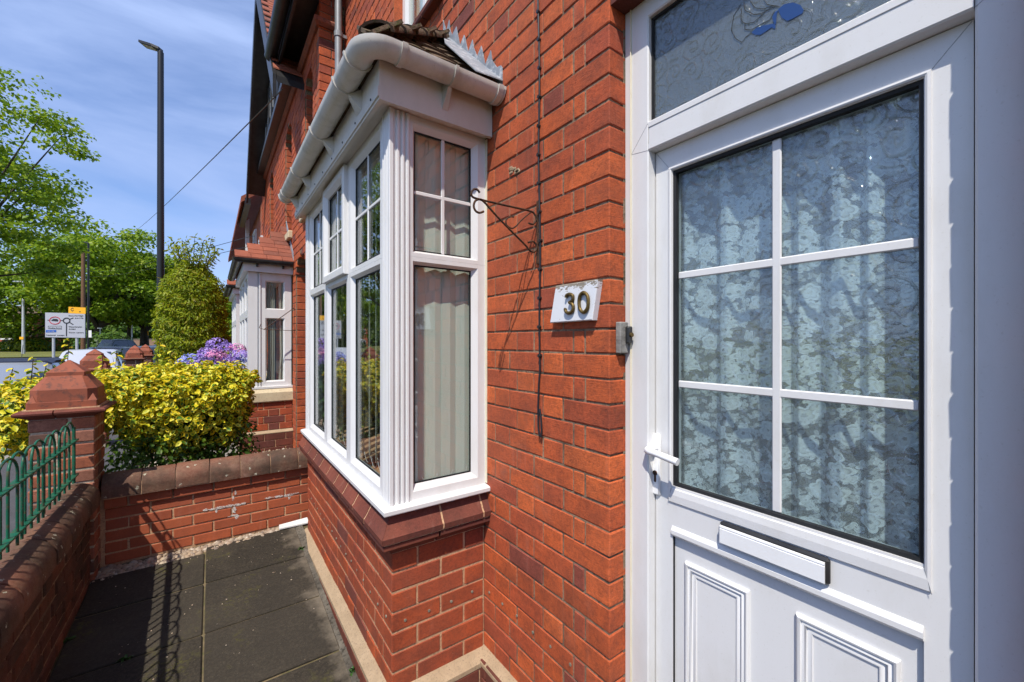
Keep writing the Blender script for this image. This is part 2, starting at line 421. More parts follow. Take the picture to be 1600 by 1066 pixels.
def schlick(nt, f0, nrm=None):
    f = N(nt, 'ShaderNodeLayerWeight', {'Blend': .5}).outputs['Facing'] if nrm is None else N(nt, 'ShaderNodeLayerWeight', {'Blend': .5, 'Normal': nrm}).outputs['Facing']
    return math_(nt, 'MULTIPLY_ADD', math_(nt, 'POWER', f, 5.0), 1 - f0, f0)
def glass_mat(name, tint=(.92, .96, .95), refl=1.0):
    m, nt, out = newmat(name)
    fr = schlick(nt, .085 * refl)
    t = N(nt, 'ShaderNodeBsdfTransparent', {'Color': col(tint)}); g = N(nt, 'ShaderNodeBsdfGlossy', {'Roughness': .004, 'Color': (1, 1, 1, 1), 'Normal': bump(nt, noise(nt, pos(nt), 2.2, 1), .012, .02)})
    mix = N(nt, 'ShaderNodeMixShader', {0: fr, 1: t.outputs[0], 2: g.outputs[0]})
    nt.links.new(mix.outputs[0], out.inputs[0]); return m
M_['glass'] = glass_mat('window_glass')
M_['car_glass'] = glass_mat('car_glass', (.25, .28, .30), 1.4)

def rose_field(nt, vec, scale, warp):
    """spiral roses: one per voronoi cell"""
    wv = N(nt, 'ShaderNodeVectorMath', {0: vec, 1: scaled(nt, N(nt, 'ShaderNodeTexNoise', {'Vector': vec, 'Scale': scale * .8, 'Detail': 2.0}).outputs[1], (warp, warp, warp))}, operation='ADD').outputs[0]
    v = N(nt, 'ShaderNodeTexVoronoi', {'Vector': wv, 'Scale': scale, 'Randomness': 1.0}, voronoi_dimensions='2D')
    dv = N(nt, 'ShaderNodeVectorMath', {0: wv, 1: v.outputs['Position']}, operation='SUBTRACT').outputs[0]
    sp = N(nt, 'ShaderNodeSeparateXYZ', {0: dv})
    ang = math_(nt, 'ARCTAN2', sp.outputs[1], sp.outputs[0])
    return v, ang
def obscure_mat(name, tint, see=.62, haze=.1):
    m, nt, out = newmat(name)
    sp = N(nt, 'ShaderNodeSeparateXYZ', {0: pos(nt)})
    vec = N(nt, 'ShaderNodeCombineXYZ', {0: sp.outputs[1], 1: sp.outputs[2]}).outputs[0]
    v, ang = rose_field(nt, vec, 13.0, .035)
    sw = math_(nt, 'SINE', math_(nt, 'ADD', math_(nt, 'MULTIPLY', v.outputs['Distance'], 21.0), ang))
    line = ramp(nt, sw, [(.70, 0.0), (.93, 1.0), (.985, .15)])
    v2, ang2 = rose_field(nt, vec, 21.0, .05)
    petal = math_(nt, 'SINE', math_(nt, 'ADD', math_(nt, 'MULTIPLY', v2.outputs['Distance'], 20.0), math_(nt, 'MULTIPLY', ang2, 2.0)))
    l2 = ramp(nt, petal, [(.80, 0.0), (.97, 1.0)])
    msk = ramp(nt, noise(nt, vec, 9, 2), [(.40, 0.0), (.56, 1.0)])
    h = math_(nt, 'ADD', math_(nt, 'ADD', math_(nt, 'MULTIPLY', line, msk), math_(nt, 'MULTIPLY', l2, .5)), math_(nt, 'MULTIPLY', noise(nt, vec, 24, 3), 1.2))
    bp = bump(nt, h, .45, .003)
    fr = schlick(nt, .085, bp)
    t = N(nt, 'ShaderNodeBsdfTransparent', {'Color': col(tint)})
    rf = N(nt, 'ShaderNodeBsdfRefraction', {'Color': col(tint), 'IOR': 1.18, 'Roughness': .02, 'Normal': bp})
    tr = N(nt, 'ShaderNodeMixShader', {0: 1 - see, 1: t.outputs[0], 2: rf.outputs[0]})
    hz = N(nt, 'ShaderNodeMixShader', {0: .5, 1: N(nt, 'ShaderNodeBsdfDiffuse', {'Color': col(tint), 'Normal': bp}).outputs[0], 2: N(nt, 'ShaderNodeBsdfTranslucent', {'Color': col(tint), 'Normal': bp}).outputs[0]})
    tr = N(nt, 'ShaderNodeMixShader', {0: haze, 1: tr.outputs[0], 2: hz.outputs[0]})
    g = N(nt, 'ShaderNodeBsdfGlossy', {'Roughness': .03, 'Color': (1, 1, 1, 1), 'Normal': bp})
    mix = N(nt, 'ShaderNodeMixShader', {0: fr, 1: tr.outputs[0], 2: g.outputs[0]})
    nt.links.new(mix.outputs[0], out.inputs[0]); return m
M_['obscure'] = obscure_mat('patterned_glass', (.90, .97, .98), .90, .05)
M_['obscure_dark'] = obscure_mat('patterned_glass_top', (.74, .84, .88), .6, .22)
def lace_mat():
    m, nt, out = newmat('white_lace')
    sp = N(nt, 'ShaderNodeSeparateXYZ', {0: pos(nt)})
    vec = N(nt, 'ShaderNodeCombineXYZ', {0: sp.outputs[1], 1: sp.outputs[2]}).outputs[0]
    def blossoms(scale, petals, r0, r1, warp, keep, off):
        v0 = N(nt, 'ShaderNodeVectorMath', {0: vec, 1: (off, off * .7, 0)}, operation='ADD').outputs[0]
        v, ang = rose_field(nt, v0, scale, warp)
        rd = N(nt, 'ShaderNodeSeparateColor', {0: v.outputs['Color']})
        th = math_(nt, 'ADD', ang, math_(nt, 'MULTIPLY', rd.outputs[1], 6.28))
        rad = math_(nt, 'MULTIPLY_ADD', math_(nt, 'ABSOLUTE', math_(nt, 'COSINE', math_(nt, 'MULTIPLY', th, petals / 2))), r1, r0)
        q = math_(nt, 'DIVIDE', v.outputs['Distance'], rad)
        body = ramp(nt, q, [(.0, .35), (.16, .35), (.24, 1.0), (.58, .85), (.66, .45), (.74, 1.0), (.97, 1.0), (1.0, 0.0)])
        return math_(nt, 'MULTIPLY', body, math_(nt, 'LESS_THAN', rd.outputs[0], keep))
    f1 = blossoms(17.0, 5.0, .30, .16, .02, .72, .0)
    f2 = blossoms(30.0, 4.0, .20, .24, .025, .75, 3.1)
    f3 = math_(nt, 'MULTIPLY', blossoms(46.0, 2.0, .10, .42, .03, .8, 7.7), .75)
    net = math_(nt, 'MULTIPLY', ramp(nt, noise(nt, vec, 380, 1), [(.45, 0.0), (.55, 1.0)]), .16)
    al = math_(nt, 'MAXIMUM', math_(nt, 'MAXIMUM', f1, f2), math_(nt, 'MAXIMUM', f3, math_(nt, 'ADD', net, .20)))
    df = N(nt, 'ShaderNodeBsdfDiffuse', {'Color': (.93, .95, .95, 1)}); tl = N(nt, 'ShaderNodeBsdfTranslucent', {'Color': (.8, .82, .82, 1)})
    w = N(nt, 'ShaderNodeMixShader', {0: .2, 1: df.outputs[0], 2: tl.outputs[0]})
    t = N(nt, 'ShaderNodeBsdfTransparent')
    mix = N(nt, 'ShaderNodeMixShader', {0: al, 1: t.outputs[0], 2: w.outputs[0]})
    nt.links.new(mix.outputs[0], out.inputs[0]); return m
M_['lace'] = lace_mat()
def cloth_mat(name, c, tl=.35):
    m, nt, out = newmat(name)
    d = N(nt, 'ShaderNodeBsdfDiffuse', {'Color': col(c)}); t = N(nt, 'ShaderNodeBsdfTranslucent', {'Color': col(c)})
    mix = N(nt, 'ShaderNodeMixShader', {0: tl, 1: d.outputs[0], 2: t.outputs[0]}); nt.links.new(mix.outputs[0], out.inputs[0]); return m
M_['blind'] = cloth_mat('blind_fabric', (.90, .90, .82), .3)
M_['curtain'] = cloth_mat('grey_curtain', (.72, .68, .60), .3)
def plain(name, c, rough=.5, metal=0.0, spec=.5, coat=0.0):
    m, nt, out = newmat(name); p = pos(nt)
    cc = mixc(nt, math_(nt, 'MULTIPLY', noise(nt, p, 11, 4), .18), c, tuple(q * .6 for q in c))
    pbsdf(nt, out, Base_Color=cc, Roughness=rough, Metallic=metal, Specular_IOR_Level=spec, Coat_Weight=coat); return m
M_['blue_film'] = plain('blue_film', (.018, .06, .20), .35)
M_['lead_line'] = plain('lead_line', (.03, .035, .04), .5)
M_['cable'] = plain('black_cable', (.012, .013, .018), .45)
M_['silver'] = plain('aluminium', (.62, .63, .64), .35, .85)
M_['sign_face'] = plain('sign_face', (.42, .43, .48), .5)
M_['sign_back'] = plain('sign_grey', (.33, .34, .35), .5, .4)
M_['sign_black'] = plain('sign_black', (.02, .02, .025), .5)
M_['sign_red'] = plain('sign_red', (.45, .03, .05), .5)
M_['sign_blue'] = plain('sign_blue', (.02, .10, .42), .5)
M_['sign_orange'] = plain('sign_orange', (.85, .42, .01), .5)
M_['lamp_black'] = plain('lamp_black', (.012, .012, .013), .4)
M_['lamp_grey'] = plain('lamp_grey', (.55, .56, .57), .45, .3)

def leaf_mat(name, stops, rim=None, tl=.3, rough=.45):
    m, nt, out = newmat(name)
    c = ramp(nt, N(nt, 'ShaderNodeNewGeometry').outputs['Random Per Island'], stops)
    if rim:
        at = N(nt, 'ShaderNodeAttribute', attribute_name='rim').outputs['Fac']
        r2 = ramp(nt, N(nt, 'ShaderNodeNewGeometry').outputs['Random Per Island'], rim)
        r3 = math_(nt, 'FRACT', math_(nt, 'MULTIPLY', N(nt, 'ShaderNodeNewGeometry').outputs['Random Per Island'], 17.3))
        e = math_(nt, 'ADD', math_(nt, 'ADD', at, math_(nt, 'MULTIPLY_ADD', noise(nt, pos(nt), 130, 2), .7, -.35)), math_(nt, 'MULTIPLY_ADD', r3, .9, -.40))
        c = mixc(nt, ramp(nt, e, [(.46, 0.0), (.60, 1.0)]), c, r2)
    d = N(nt, 'ShaderNodeBsdfPrincipled', {'Base Color': c, 'Roughness': rough, 'Specular IOR Level': .35}); t = N(nt, 'ShaderNodeBsdfTranslucent', {'Color': c})
    mix = N(nt, 'ShaderNodeMixShader', {0: tl, 1: d.outputs[0], 2: t.outputs[0]}); nt.links.new(mix.outputs[0], out.inputs[0]); return m
M_['leaf_gold'] = leaf_mat('golden_leaf', [(0, (.060, .16, .012)), (.5, (.12, .25, .02)), (1, (.20, .30, .03))], [(0, (.70, .50, .012)), (.4, (.82, .66, .025)), (.75, (.55, .55, .02)), (1, (.88, .80, .10))], .3)
M_['leaf_tree'] = leaf_mat('tree_leaf', [(0, (.11, .20, .012)), (.35, (.18, .30, .016)), (.7, (.26, .38, .018)), (1, (.36, .43, .025))], None, .5)
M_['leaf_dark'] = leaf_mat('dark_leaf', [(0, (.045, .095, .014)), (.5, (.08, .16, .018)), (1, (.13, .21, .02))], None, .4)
M_['leaf_conifer'] = leaf_mat('conifer_leaf', [(0, (.18, .26, .012)), (.5, (.31, .38, .014)), (.85, (.42, .44, .018)), (1, (.32, .24, .02))], None, .5)
M_['leaf_hyd'] = leaf_mat('hydrangea_leaf', [(0, (.03, .09, .02)), (1, (.07, .15, .025))], None, .25)
def petal_mat(name, stops):
    return leaf_mat(name, stops, None, .3, .6)
M_['petal_violet'] = petal_mat('violet_petal', [(0, (.34, .20, .66)), (.5, (.46, .32, .76)), (1, (.62, .50, .84))])
M_['petal_blue'] = petal_mat('blue_petal', [(0, (.24, .28, .72)), (.5, (.36, .40, .80)), (1, (.54, .58, .88))])
M_['petal_pink'] = petal_mat('pink_petal', [(0, (.72, .22, .48)), (.5, (.82, .36, .60)), (1, (.90, .58, .74))])
def grass_mat():
    m, nt, out = newmat('grass_verge'); p = pos(nt)
    c = mixc(nt, ramp(nt, noise(nt, p, .5, 6, .65), [(.35, 0.0), (.65, 1.0)]), (.10, .13, .02), (.24, .21, .045))
    c = mixc(nt, math_(nt, 'MULTIPLY', noise(nt, p, 22, 4), .5), c, (.07, .09, .015))
    pbsdf(nt, out, Base_Color=c, Roughness=.9, Normal=bump(nt, noise(nt, p, 30, 4), .7, .05)); return m
M_['grass'] = grass_mat()
def board_mat():
    m, nt, out = newmat('flaking_white_board'); p = pos(nt)
    sp = N(nt, 'ShaderNodeSeparateXYZ', {0: p})
    top = math_(nt, 'MULTIPLY_ADD', sp.outputs[2], 9.0, -9.0 * 1.702)       # bare along the top edge
    nn = noise(nt, scaled(nt, p, (1, 1, 3)), 34, 5, .7)
    k = ramp(nt, math_(nt, 'ADD', nn, math_(nt, 'MULTIPLY', top, 1.0)), [(.60, 0.0), (.64, 1.0)])
    ch = ramp(nt, noise(nt, scaled(nt, p, (1, 1, 3.2)), 30, 4, .6), [(.66, 0.0), (.68, 1.0)])
    k = math_(nt, 'MAXIMUM', k, math_(nt, 'MULTIPLY', ch, .85))
    wood = mixc(nt, noise(nt, scaled(nt, p, (1, 1, 12)), 22, 4), (.16, .13, .10), (.40, .35, .28))
    c = mixc(nt, k, (.72, .73, .76), wood)
    pbsdf(nt, out, Base_Color=c, Roughness=.6, Normal=bump(nt, math_(nt, 'SUBTRACT', 1.0, k), .5, .003)); return m
M_['board'] = board_mat()
def stain_mat():
    m, nt, out = newmat('lime_stain'); p = pos(nt)
    d = N(nt, 'ShaderNodeBsdfDiffuse', {'Color': (.74, .71, .66, 1)}); t = N(nt, 'ShaderNodeBsdfTransparent')
    k = ramp(nt, noise(nt, p, 120, 6, .75), [(.40, 0.0), (.58, .95)])
    mix = N(nt, 'ShaderNodeMixShader', {0: k, 1: t.outputs[0], 2: d.outputs[0]}); nt.links.new(mix.outputs[0], out.inputs[0]); return m
M_['white_stain'] = stain_mat()

# ------------------------------------------------------------------ ground
SLOPE = .073
def gz(y): return SLOPE * (min(y, 3.83) - 3.5)
def sheet(name, mat, x0, x1, y0, y1, z0, z1=None, kind='structure', **p):
    z1 = z0 if z1 is None else z1
    m = MB(); m.add([(x0, y0, z0), (x1, y0, z0), (x1, y1, z1), (x0, y1, z1)], [(0, 1, 2, 3)])
    return m.build(name, mat, kind=kind, **p)
sheet('ground', M_['grass'], -900, 900, -900, 900, -.62)
sheet('road', M_['asphalt'], -11.5, -2.35, -60, 260, -.20)
sheet('verge', M_['grass'], -60, -11.5, -30, 48.5, -.12, -.12)
sheet('far_road', M_['asphalt'], -120, -11.5, 48.5, 62, -.16)
sheet('far_verge', M_['grass'], -150, -11.5, 62, 200, -.08)
sheet('pavement', M_['asphalt'], -2.2, -.72, -20, 120, -.085)
kerb = MB()
for k in range(64):
    kerb.cbox(-2.35, -2.2, -10 + k * .915, -10 + k * .915 + .905, -.30, -.075, .012)
kerb.build('kerb', M_['concrete'], kind='structure')
base = MB()
base.add([(-.72, -3, gz(-3) - .011), (1.2, -3, gz(-3) - .011), (1.2, 3.83, gz(3.83) - .011), (-.72, 3.83, gz(3.83) - .011)], [(0, 1, 2, 3)])
path = base.build('path', rough_mat('sandy_joint', (.20, .145, .08), (.07, .06, .03), 6, .95, .6, (.09, .09, .03), 40), kind='structure')
# slabs: individual flags with sandy open joints
xs = [(-.612, -.039), (-.029, .548)]
ys = [3.79, 3.285, 2.785, 2.29, 1.79, 1.29, .79, .29, -.21, -.71]
for i in range(len(ys) - 1):
    for (xa, xb) in xs:
        y1, y0 = ys[i] - .007, ys[i + 1] + .007
        if i == 0: y1 = 3.70 + (.06 if xa > -.1 else -.02)
        v, f = chamfer(xb - xa, y1 - y0, .05, .005)
        m = MB(); m.add(v, f)
        o = m.build('slab', M_['slab'], path)
        yc = (y0 + y1) / 2
        o.location = ((xa + xb) / 2, yc, gz(yc) - .025 + (R() - .5) * .004); o.rotation_euler = (math.atan(SLOPE) + (R() - .5) * .006, (R() - .5) * .006, (R() - .5) * .006)
# mortar fillet between path and bay plinth
m = MB(); m.add([(.540, -.7, gz(-.7) - .004), (.60, -.7, gz(-.7) + .008), (.60, 3.75, gz(3.75) + .008), (.540, 3.75, gz(3.75) - .004)], [(0, 1, 2, 3)])
m.build('path_edge', rough_mat('worn_concrete', (.16, .14, .11), (.06, .052, .042), 7, .95, .6, (.03, .027, .02), 50), kind='structure')

def pebbles(name, n, area, zf, size, label, parent=None, seed=1):
    rg = np.random.default_rng(seed); V = []; F = []
    ico = [(0, 0, 1), (.87, 0, .3), (.27, .83, .3), (-.7, .51, .3), (-.7, -.51, .3), (.27, -.83, .3), (.7, .51, -.4), (-.27, .83, -.4), (-.87, 0, -.4), (-.27, -.83, -.4), (.7, -.51, -.4), (0, 0, -.9)]
    tf = [(0, 1, 2), (0, 2, 3), (0, 3, 4), (0, 4, 5), (0, 5, 1), (1, 6, 2), (2, 7, 3), (3, 8, 4), (4, 9, 5), (5, 10, 1), (6, 7, 2), (7, 8, 3), (8, 9, 4), (9, 10, 5), (10, 6, 1)]
    for k in range(n):
        x, y = area(rg); s = size * (.5 + rg.random() ** 2 * 1.1); a = rg.random() * 6.28; ca, sa = math.cos(a), math.sin(a)
        e = (.8 + rg.random() * .5, .7 + rg.random() * .3, .45 + rg.random() * .35); z = zf(x, y) + s * .2 * rg.random()
        b = len(V)
        for p in ico:
            px, py, pz = p[0] * e[0] * s, p[1] * e[1] * s, p[2] * e[2] * s
            V.append((x + px * ca - py * sa, y + px * sa + py * ca, z + pz))
        F += [(b + i, b + j, b + l) for i, j, l in tf]
    mm = MB(); mm.v = V; mm.f = F
    return mm.build(name, M_['pebble'], parent, smooth=60, kind='stuff', label=label, category='gravel')
pebbles('gravel', 900, lambda g: ((lambda t: (-.60 + t * 1.17, 3.815 - g.random() * (.17 - .12 * t)))(g.random())), lambda x, y: gz(y) - .012, .017, 'strip of pale pebbles along the foot of the low cross wall', seed=3)

# ------------------------------------------------------------------ house number thirty
FX = 1.088; BX = .623; BY = 1.737; BYE = 3.64; ZR = .010; CH = .0862
house = thing('brick_house', (1.2, 1.5, 0), 'red brick house with white front door and white bay window', 'house')
ZTOP = 5.3
front = MB()
bk = FX + .004
for (y0, y1, z0, z1) in [(.949, 1.80, -.4, 2.68), (-2.0, .052, -.4, 2.68), (-2.0, 2.22, 2.68, ZTOP), (2.22, 3.0, 2.68, 3.56), (2.22, 3.0, 4.9, ZTOP), (3.0, 4.39, 2.68, ZTOP), (3.6, 4.39, -.4, 2.68)]:
    front.box(bk, FX + .22, y0, y1, z0, z1)
fw = front.build('front_wall', M_['mortar_mid'], house)
# visible bricks between bay and door (each an object)
courses(fw, M_['brick'], 'y', FX, -1, .9405, 1.745, ZR, 34, flemish, h=CH, j=.0075)
# plinth band row and bricks below
courses(fw, M_['brick_dark'], 'y', FX - .05, -1, .945, 1.70, ZR - 3 * CH, 3, stretcher, h=CH)
acc = MB()
courses(fw, M_['brick'], 'y', FX, -1, .0605, -1.2, ZR - CH, 32, flemish, h=CH, acc=acc)
op_win = lambda z: (2.22, 3.0) if 3.56 < z < 4.9 else None
courses(fw, M_['brick'], 'y', FX, -1, 1.745, 4.39, ZR + 31 * CH, 3, flemish, h=CH, acc=acc)
courses(fw, M_['brick'], 'y', FX, -1, .945, 4.39, ZR + 34 * CH, 27, flemish, h=CH, acc=acc, opens=[op_win])
courses(fw, M_['brick'], 'y', FX, -1, .925, -1.2, ZR + 31 * CH, 30, flemish, h=CH, acc=acc)
courses(fw, M_['brick'], 'y', FX, -1, 3.66, 4.39, ZR, 31, stretcher, h=CH, acc=acc)
acc.build('brickwork', M_['brick'], fw, kind='stuff')
m = MB(); m.box(FX + .006, FX + .24, .03, .96, 2.655, 2.69); m.build('door_lintel', M_['brick_dark'], house)
# sloped cement band on the plinth
m = MB(); prof = [(0, -.02), (0, .028), (.012, .026), (.052, -.004), (.052, -.02)]
m.sweep(prof, 'y', FX, -1, .945, 1.74, 0, 0); m.build('plinth_band', M_['cement'], fw)
# timber / damage: small hole and dead mortar patches
m = MB()
for k in range(9):
    c = AX(796 + R() * 14, 262 + R() * 10, FX - .002); m.cbox(c.x - .003, c.x + .004, c.y - .012 - R() * .012, c.y + .01, c.z - .006, c.z + .006, .003)
m.build('mortar_patch', M_['cement'], fw)

# ---- bay base
bay = MB(); bay.box(BX + .004, FX, BY + .004, BYE - .005, -.4, .80)
bb = bay.build('bay_base', M_['mortar'], house)
rows = 7
for r in range(rows):
    zb = ZR + r * CH + .0045; zt = zb + CH - .009
    if r % 2 == 0:
        place_brick(bb, M_['brick_bay'], BX, BX + .112, BY, BY + .226, zb, zt); xa, ya = BX + .121, BY + .235
        xl = [.226, .112]
    else:
        place_brick(bb, M_['brick_bay'], BX, BX + .226, BY, BY + .112, zb, zt); xa, ya = BX + .235, BY + .121
        xl = [.226]
    x = xa
    for i, L in enumerate(xl):
        e = min(x + L, FX - .006)
        if i == len(xl) - 1: e = FX - .006
        place_brick(bb, M_['brick_bay'], x, e, BY, BY + .1, zb, zt); x = e + .009
    seq = ([.112, .226] * 9) if r % 2 == 0 else ([.052, .226, .112] + [.226, .112] * 9)
    y = ya
    for L in seq:
        e = y + L
        if e > BYE - .07: e = BYE
        place_brick(bb, M_['brick_bay'], BX, BX + .1, y, e, zb, zt, jit=.002); y = e + .009
        if e >= BYE: break
# plinth: cement weathering + dark bricks
prof = [(0, -.03), (0, .026), (.010, .024), (.050, -.010), (.050, -.03)]
m = MB(); m.sweep(prof, 'y', BX, -1, BY, BYE + .02, -1, 0); m.sweep(prof, 'x', BY, -1, BX, FX, -1, 0)
m.build('plinth_band', M_['cement'], bb)
m = MB(); m.box(BX - .044, FX, BY - .044, BYE + .02, -.4, -.03); m.build('plinth_core', M_['mortar'], bb)
courses(bb, M_['brick_dark'], 'y', BX - .05, -1, BY - .05, BYE + .02, -.03 - 2 * CH, 2, stretcher, h=CH, name='plinth_brick')
courses(bb, M_['brick_dark'], 'x', BY - .05, -1, BX + .055, FX, -.03 - 2 * CH, 2, stretcher, h=CH, name='plinth_brick')
# round plugs of an old injection damp course
plug = MB(); plug.tube([(0, 0, 0), (0, 0, .004)], .0062, 10); pm = plug.mesh('damp_plug', rough_mat('plug_cement', (.27, .25, .19), (.16, .14, .10), 60, .9, .3))
zpl = ZR + 3 * CH + .04
for yy in np.arange(BY + .07, BYE - .1, .112):
    o = link('damp_plug', pm, bb); o.location = (BX + .0015, yy, zpl + (R() - .5) * .01); o.rotation_euler = (0, -math.pi / 2, 0)
for xx in np.arange(BX + .06, FX - .03, .112):
    o = link('damp_plug', pm, bb); o.location = (xx, BY + .0015, zpl + (R() - .5) * .01); o.rotation_euler = (math.pi / 2, 0, 0)
for yy in np.arange(1.02, 1.72, .112):
    o = link('damp_plug', pm, fw); o.location = (FX + .0015, yy, zpl + (R() - .5) * .012); o.rotation_euler = (0, -math.pi / 2, 0)
# moulded brick sill: lower moulding and sloped special bricks
ZS = ZR + rows * CH
lo = [(-.05, ZS + .002), (.004, ZS + .002), (.012, ZS + .018), (.030, ZS + .030), (.042, ZS + .034), (.052, ZS + .042), (.052, ZS + .060), (-.05, ZS + .060)]
up = [(-.05, ZS + .066), (.050, ZS + .066), (.060, ZS + .070), (.062, ZS + .094), (.052, ZS + .106), (.012, ZS + .178), (-.05, ZS + .186)]
def sill_run(prof, name, cuts_y, cuts_x, mat):
    for i in range(len(cuts_y) - 1):
        m = MB(); m.sweep(prof, 'y', BX, -1, cuts_y[i] + (.007 if i else 0), cuts_y[i + 1] - .007, -1 if i == 0 else 0, 0)
        m.build(name, mat, bb, smooth=35)
    for i in range(len(cuts_x) - 1):
        m = MB(); m.sweep(prof, 'x', BY, -1, cuts_x[i] + (.005 if i else .001), cuts_x[i + 1] - (.005 if i < len(cuts_x) - 2 else 0), -1 if i == 0 else 0, 0)
        m.build(name, mat, bb, smooth=35)
sill_run(lo, 'moulding_brick', list(np.linspace(BY, BYE + .04, 9)), [BX, BX + .2, FX], M_['brick_dark'])
sill_run(up, 'sill_brick', list(np.linspace(BY, BYE + .04, 11)), [BX, BX + .215, BX + .425, FX], M_['brick_dark'])
m = MB(); mp_ = [(-.05, ZS + .06), (.047, ZS + .06), (.047, ZS + .066), (.058, ZS + .072), (.0585, ZS + .094), (.0495, ZS + .1045), (.0095, ZS + .1765), (-.05, ZS + .18)]
m.sweep(mp_, 'y', BX, -1, BY, BYE + .03, -1, 0); m.sweep(mp_, 'x', BY, -1, BX, FX, -1, 0); m.build('sill_mortar', M_['mortar'], bb)

# ---- bay window
FRX, FRY = .605, 1.715                     # outer faces of the frames
Z0, Z1, ZT = .818, 2.505, 1.888
YE = 3.62
wf = MB()
for (a, b) in ((0, 0),):
    wf.box(FRX + .007, FRX + .10, FRY + .007, FRY + .11, Z0, Z1)               # near corner post core
    wf.box(FRX + .012, FRX + .10, YE - .11, YE - .012, Z0, Z1)                 # far corner post core
for k, (o, w) in enumerate(((0, .020), (.032, .014), (.054, .014), (.076, .014))):
    wf.cbox(FRX + o, FRX + o + w, FRY - .001, FRY + .02, Z0 + .001, Z1 - .001, .003)
    wf.cbox(FRX - .001, FRX + .02, FRY + o + (0.0 if o else .021), FRY + o + w + (.0 if o else .006), Z0 + .002, Z1 - .002, .003)
    wf.cbox(FRX - .001, FRX + .02, YE - o - w, YE - o, Z0 + .002, Z1 - .002, .003)
# profile of a fixed light: flat face, chamfered bead, rebate
def prof_light(w): return [(0, -.06), (0, -.001), (.001, 0), (w * .62, 0), (w, -.020), (w, -.035)]
# side lights
SX0, SX1 = .690, 1.086
wf.ring('x', FRY + .008, -1, (SX0, SX1, Z0, ZT), prof_light(.04), (.9, 1.75, 1.75, .75))
wf.ring('x', FRY + .008, -1, (SX0, SX1, ZT, Z1), prof_light(.04), (.9, 1.75, .75, 1.4))
# front lights
YL = [1.815, 2.385, 2.945, 3.515]
for i in range(3):
    wf.ring('y', FRX + .008, -1, (YL[i], YL[i + 1], Z0, ZT), prof_light(.045), (1.45, 1.45, 1.55, .75))
    if i != 1: wf.ring('y', FRX + .008, -1, (YL[i], YL[i + 1], ZT, Z1), prof_light(.045), (1.45, 1.45, .75, 1.3))
    else: wf.ring('y', FRX + .008, -1, (YL[i], YL[i + 1], ZT, Z1), [(0, -.06), (0, 0), (.03, 0), (.03, -.05)])
bw = wf.build('bay_window', M_['pvc'], house)
# opening sash, proud of the frame
m = MB(); m.ring('y', FRX + .008, -1, (YL[1] + .012, YL[2] - .012, ZT + .004, Z1 - .012), [(0, -.005), (0, .020), (.004, .024), (.040, .024), (.062, .002), (.062, -.03)])
m.build('sash', M_['pvc'], bw)
# sill
m = MB(); sp_ = [(-.02, .796), (.030, .796), (.032, .800), (.032, .815), (.026, .820), (-.02, .826)]
m.sweep(sp_, 'y', FRX, -1, FRY, YE + .03, -1, 0); m.sweep(sp_, 'x', FRY, -1, FRX, FX, -1, 0); m.build('sill', M_['pvc'], bw)
m = MB(); m.box(1.084, 1.0875, FRY - .006, FRY + .03, .83, 2.5); m.build('sealant', M_['pvc_cream'], bw)
def pane(parent, axis, plane, rect, mat=None, name='pane', t=.004, gasket=True):
    a0, a1, z0, z1 = rect; m = MB()
    if axis == 'y': m.box(plane, plane + t, a0, a1, z0, z1)
    else: m.box(a0, a1, plane, plane + t, z0, z1)
    o = m.build(name, mat or M_['glass'], parent)
    if gasket:
        g = MB(); g.ring(axis, plane, -1, (a0 + .0005, a1 - .0005, z0 + .0005, z1 - .0005), [(0, .0), (.0, .006), (.006, .006), (.006, .0005)]); g.build('gasket', M_['rubber'], parent)
    return o
def muntin(parent, axis, plane, rect, cy, cz, w=.018, zs=None):
    a0, a1, z0, z1 = rect; m = MB(); t = .007
    def bar(b0, b1, c0, c1):
        if axis == 'y': m.cbox(plane - t, plane + .001, b0, b1, c0, c1, .003)
        else: m.cbox(b0, b1, plane - t, plane + .001, c0, c1, .003)
    if cy is not None: bar(cy - w / 2, cy + w / 2, z0, z1)
    t = .0065
    for c in (cz if isinstance(cz, (list, tuple)) else [cz]): bar(a0, a1, c - w / 2, c + w / 2)
    return m.build('glazing_bar', M_['pvc'], parent)
GX, GY = FRX + .034, FRY + .036
r1 = (SX0 + .036, SX1 - .070, Z0 + .070, ZT - .030); pane(bw, 'x', GY, r1)
r2 = (SX0 + .036, SX1 - .070, ZT + .030, Z1 - .056); pane(bw, 'x', GY, r2); muntin(bw, 'x', GY - .0005, r2, .868, 2.178)
for i in range(3):
    q = (YL[i] + .065, YL[i + 1] - .065, Z0 + .07, ZT - .034); pane(bw, 'y', GX, q)
    q = (YL[i] + .065, YL[i + 1] - .065, ZT + .034, Z1 - .058) if i != 1 else (YL[i] + .074, YL[i + 1] - .074, ZT + .066, Z1 - .074)
    pane(bw, 'y', GX - (.0 if i != 1 else .012), q); muntin(bw, 'y', GX - (.0005 if i != 1 else .0125), q, (q[0] + q[1]) / 2, 2.178)
# room behind the bay (interior)
m = MB()
m.add([(.66, 1.80, .80), (3.6, 1.80, .80), (3.6, 3.55, .80), (.66, 3.55, .80), (.66, 1.80, 2.52), (3.6, 1.80, 2.52), (3.6, 3.55, 2.52), (.66, 3.55, 2.52)], [(4, 5, 6, 7), (1, 2, 6, 5), (2, 3, 7, 6)])
m.box(1.10, 3.6, 1.79, 1.80, .0, 2.52)
m.build('room_wall', M_['plaster'], house)
m = MB(); m.box(.66, 3.6, 1.80, 3.55, .76, .795); m.build('room_floor', M_['carpet'], house)
m = MB(); m.box(.60, FX, 1.70, 3.64, 2.512, 2.56); m.build('bay_ceiling', M_['paint'], house)
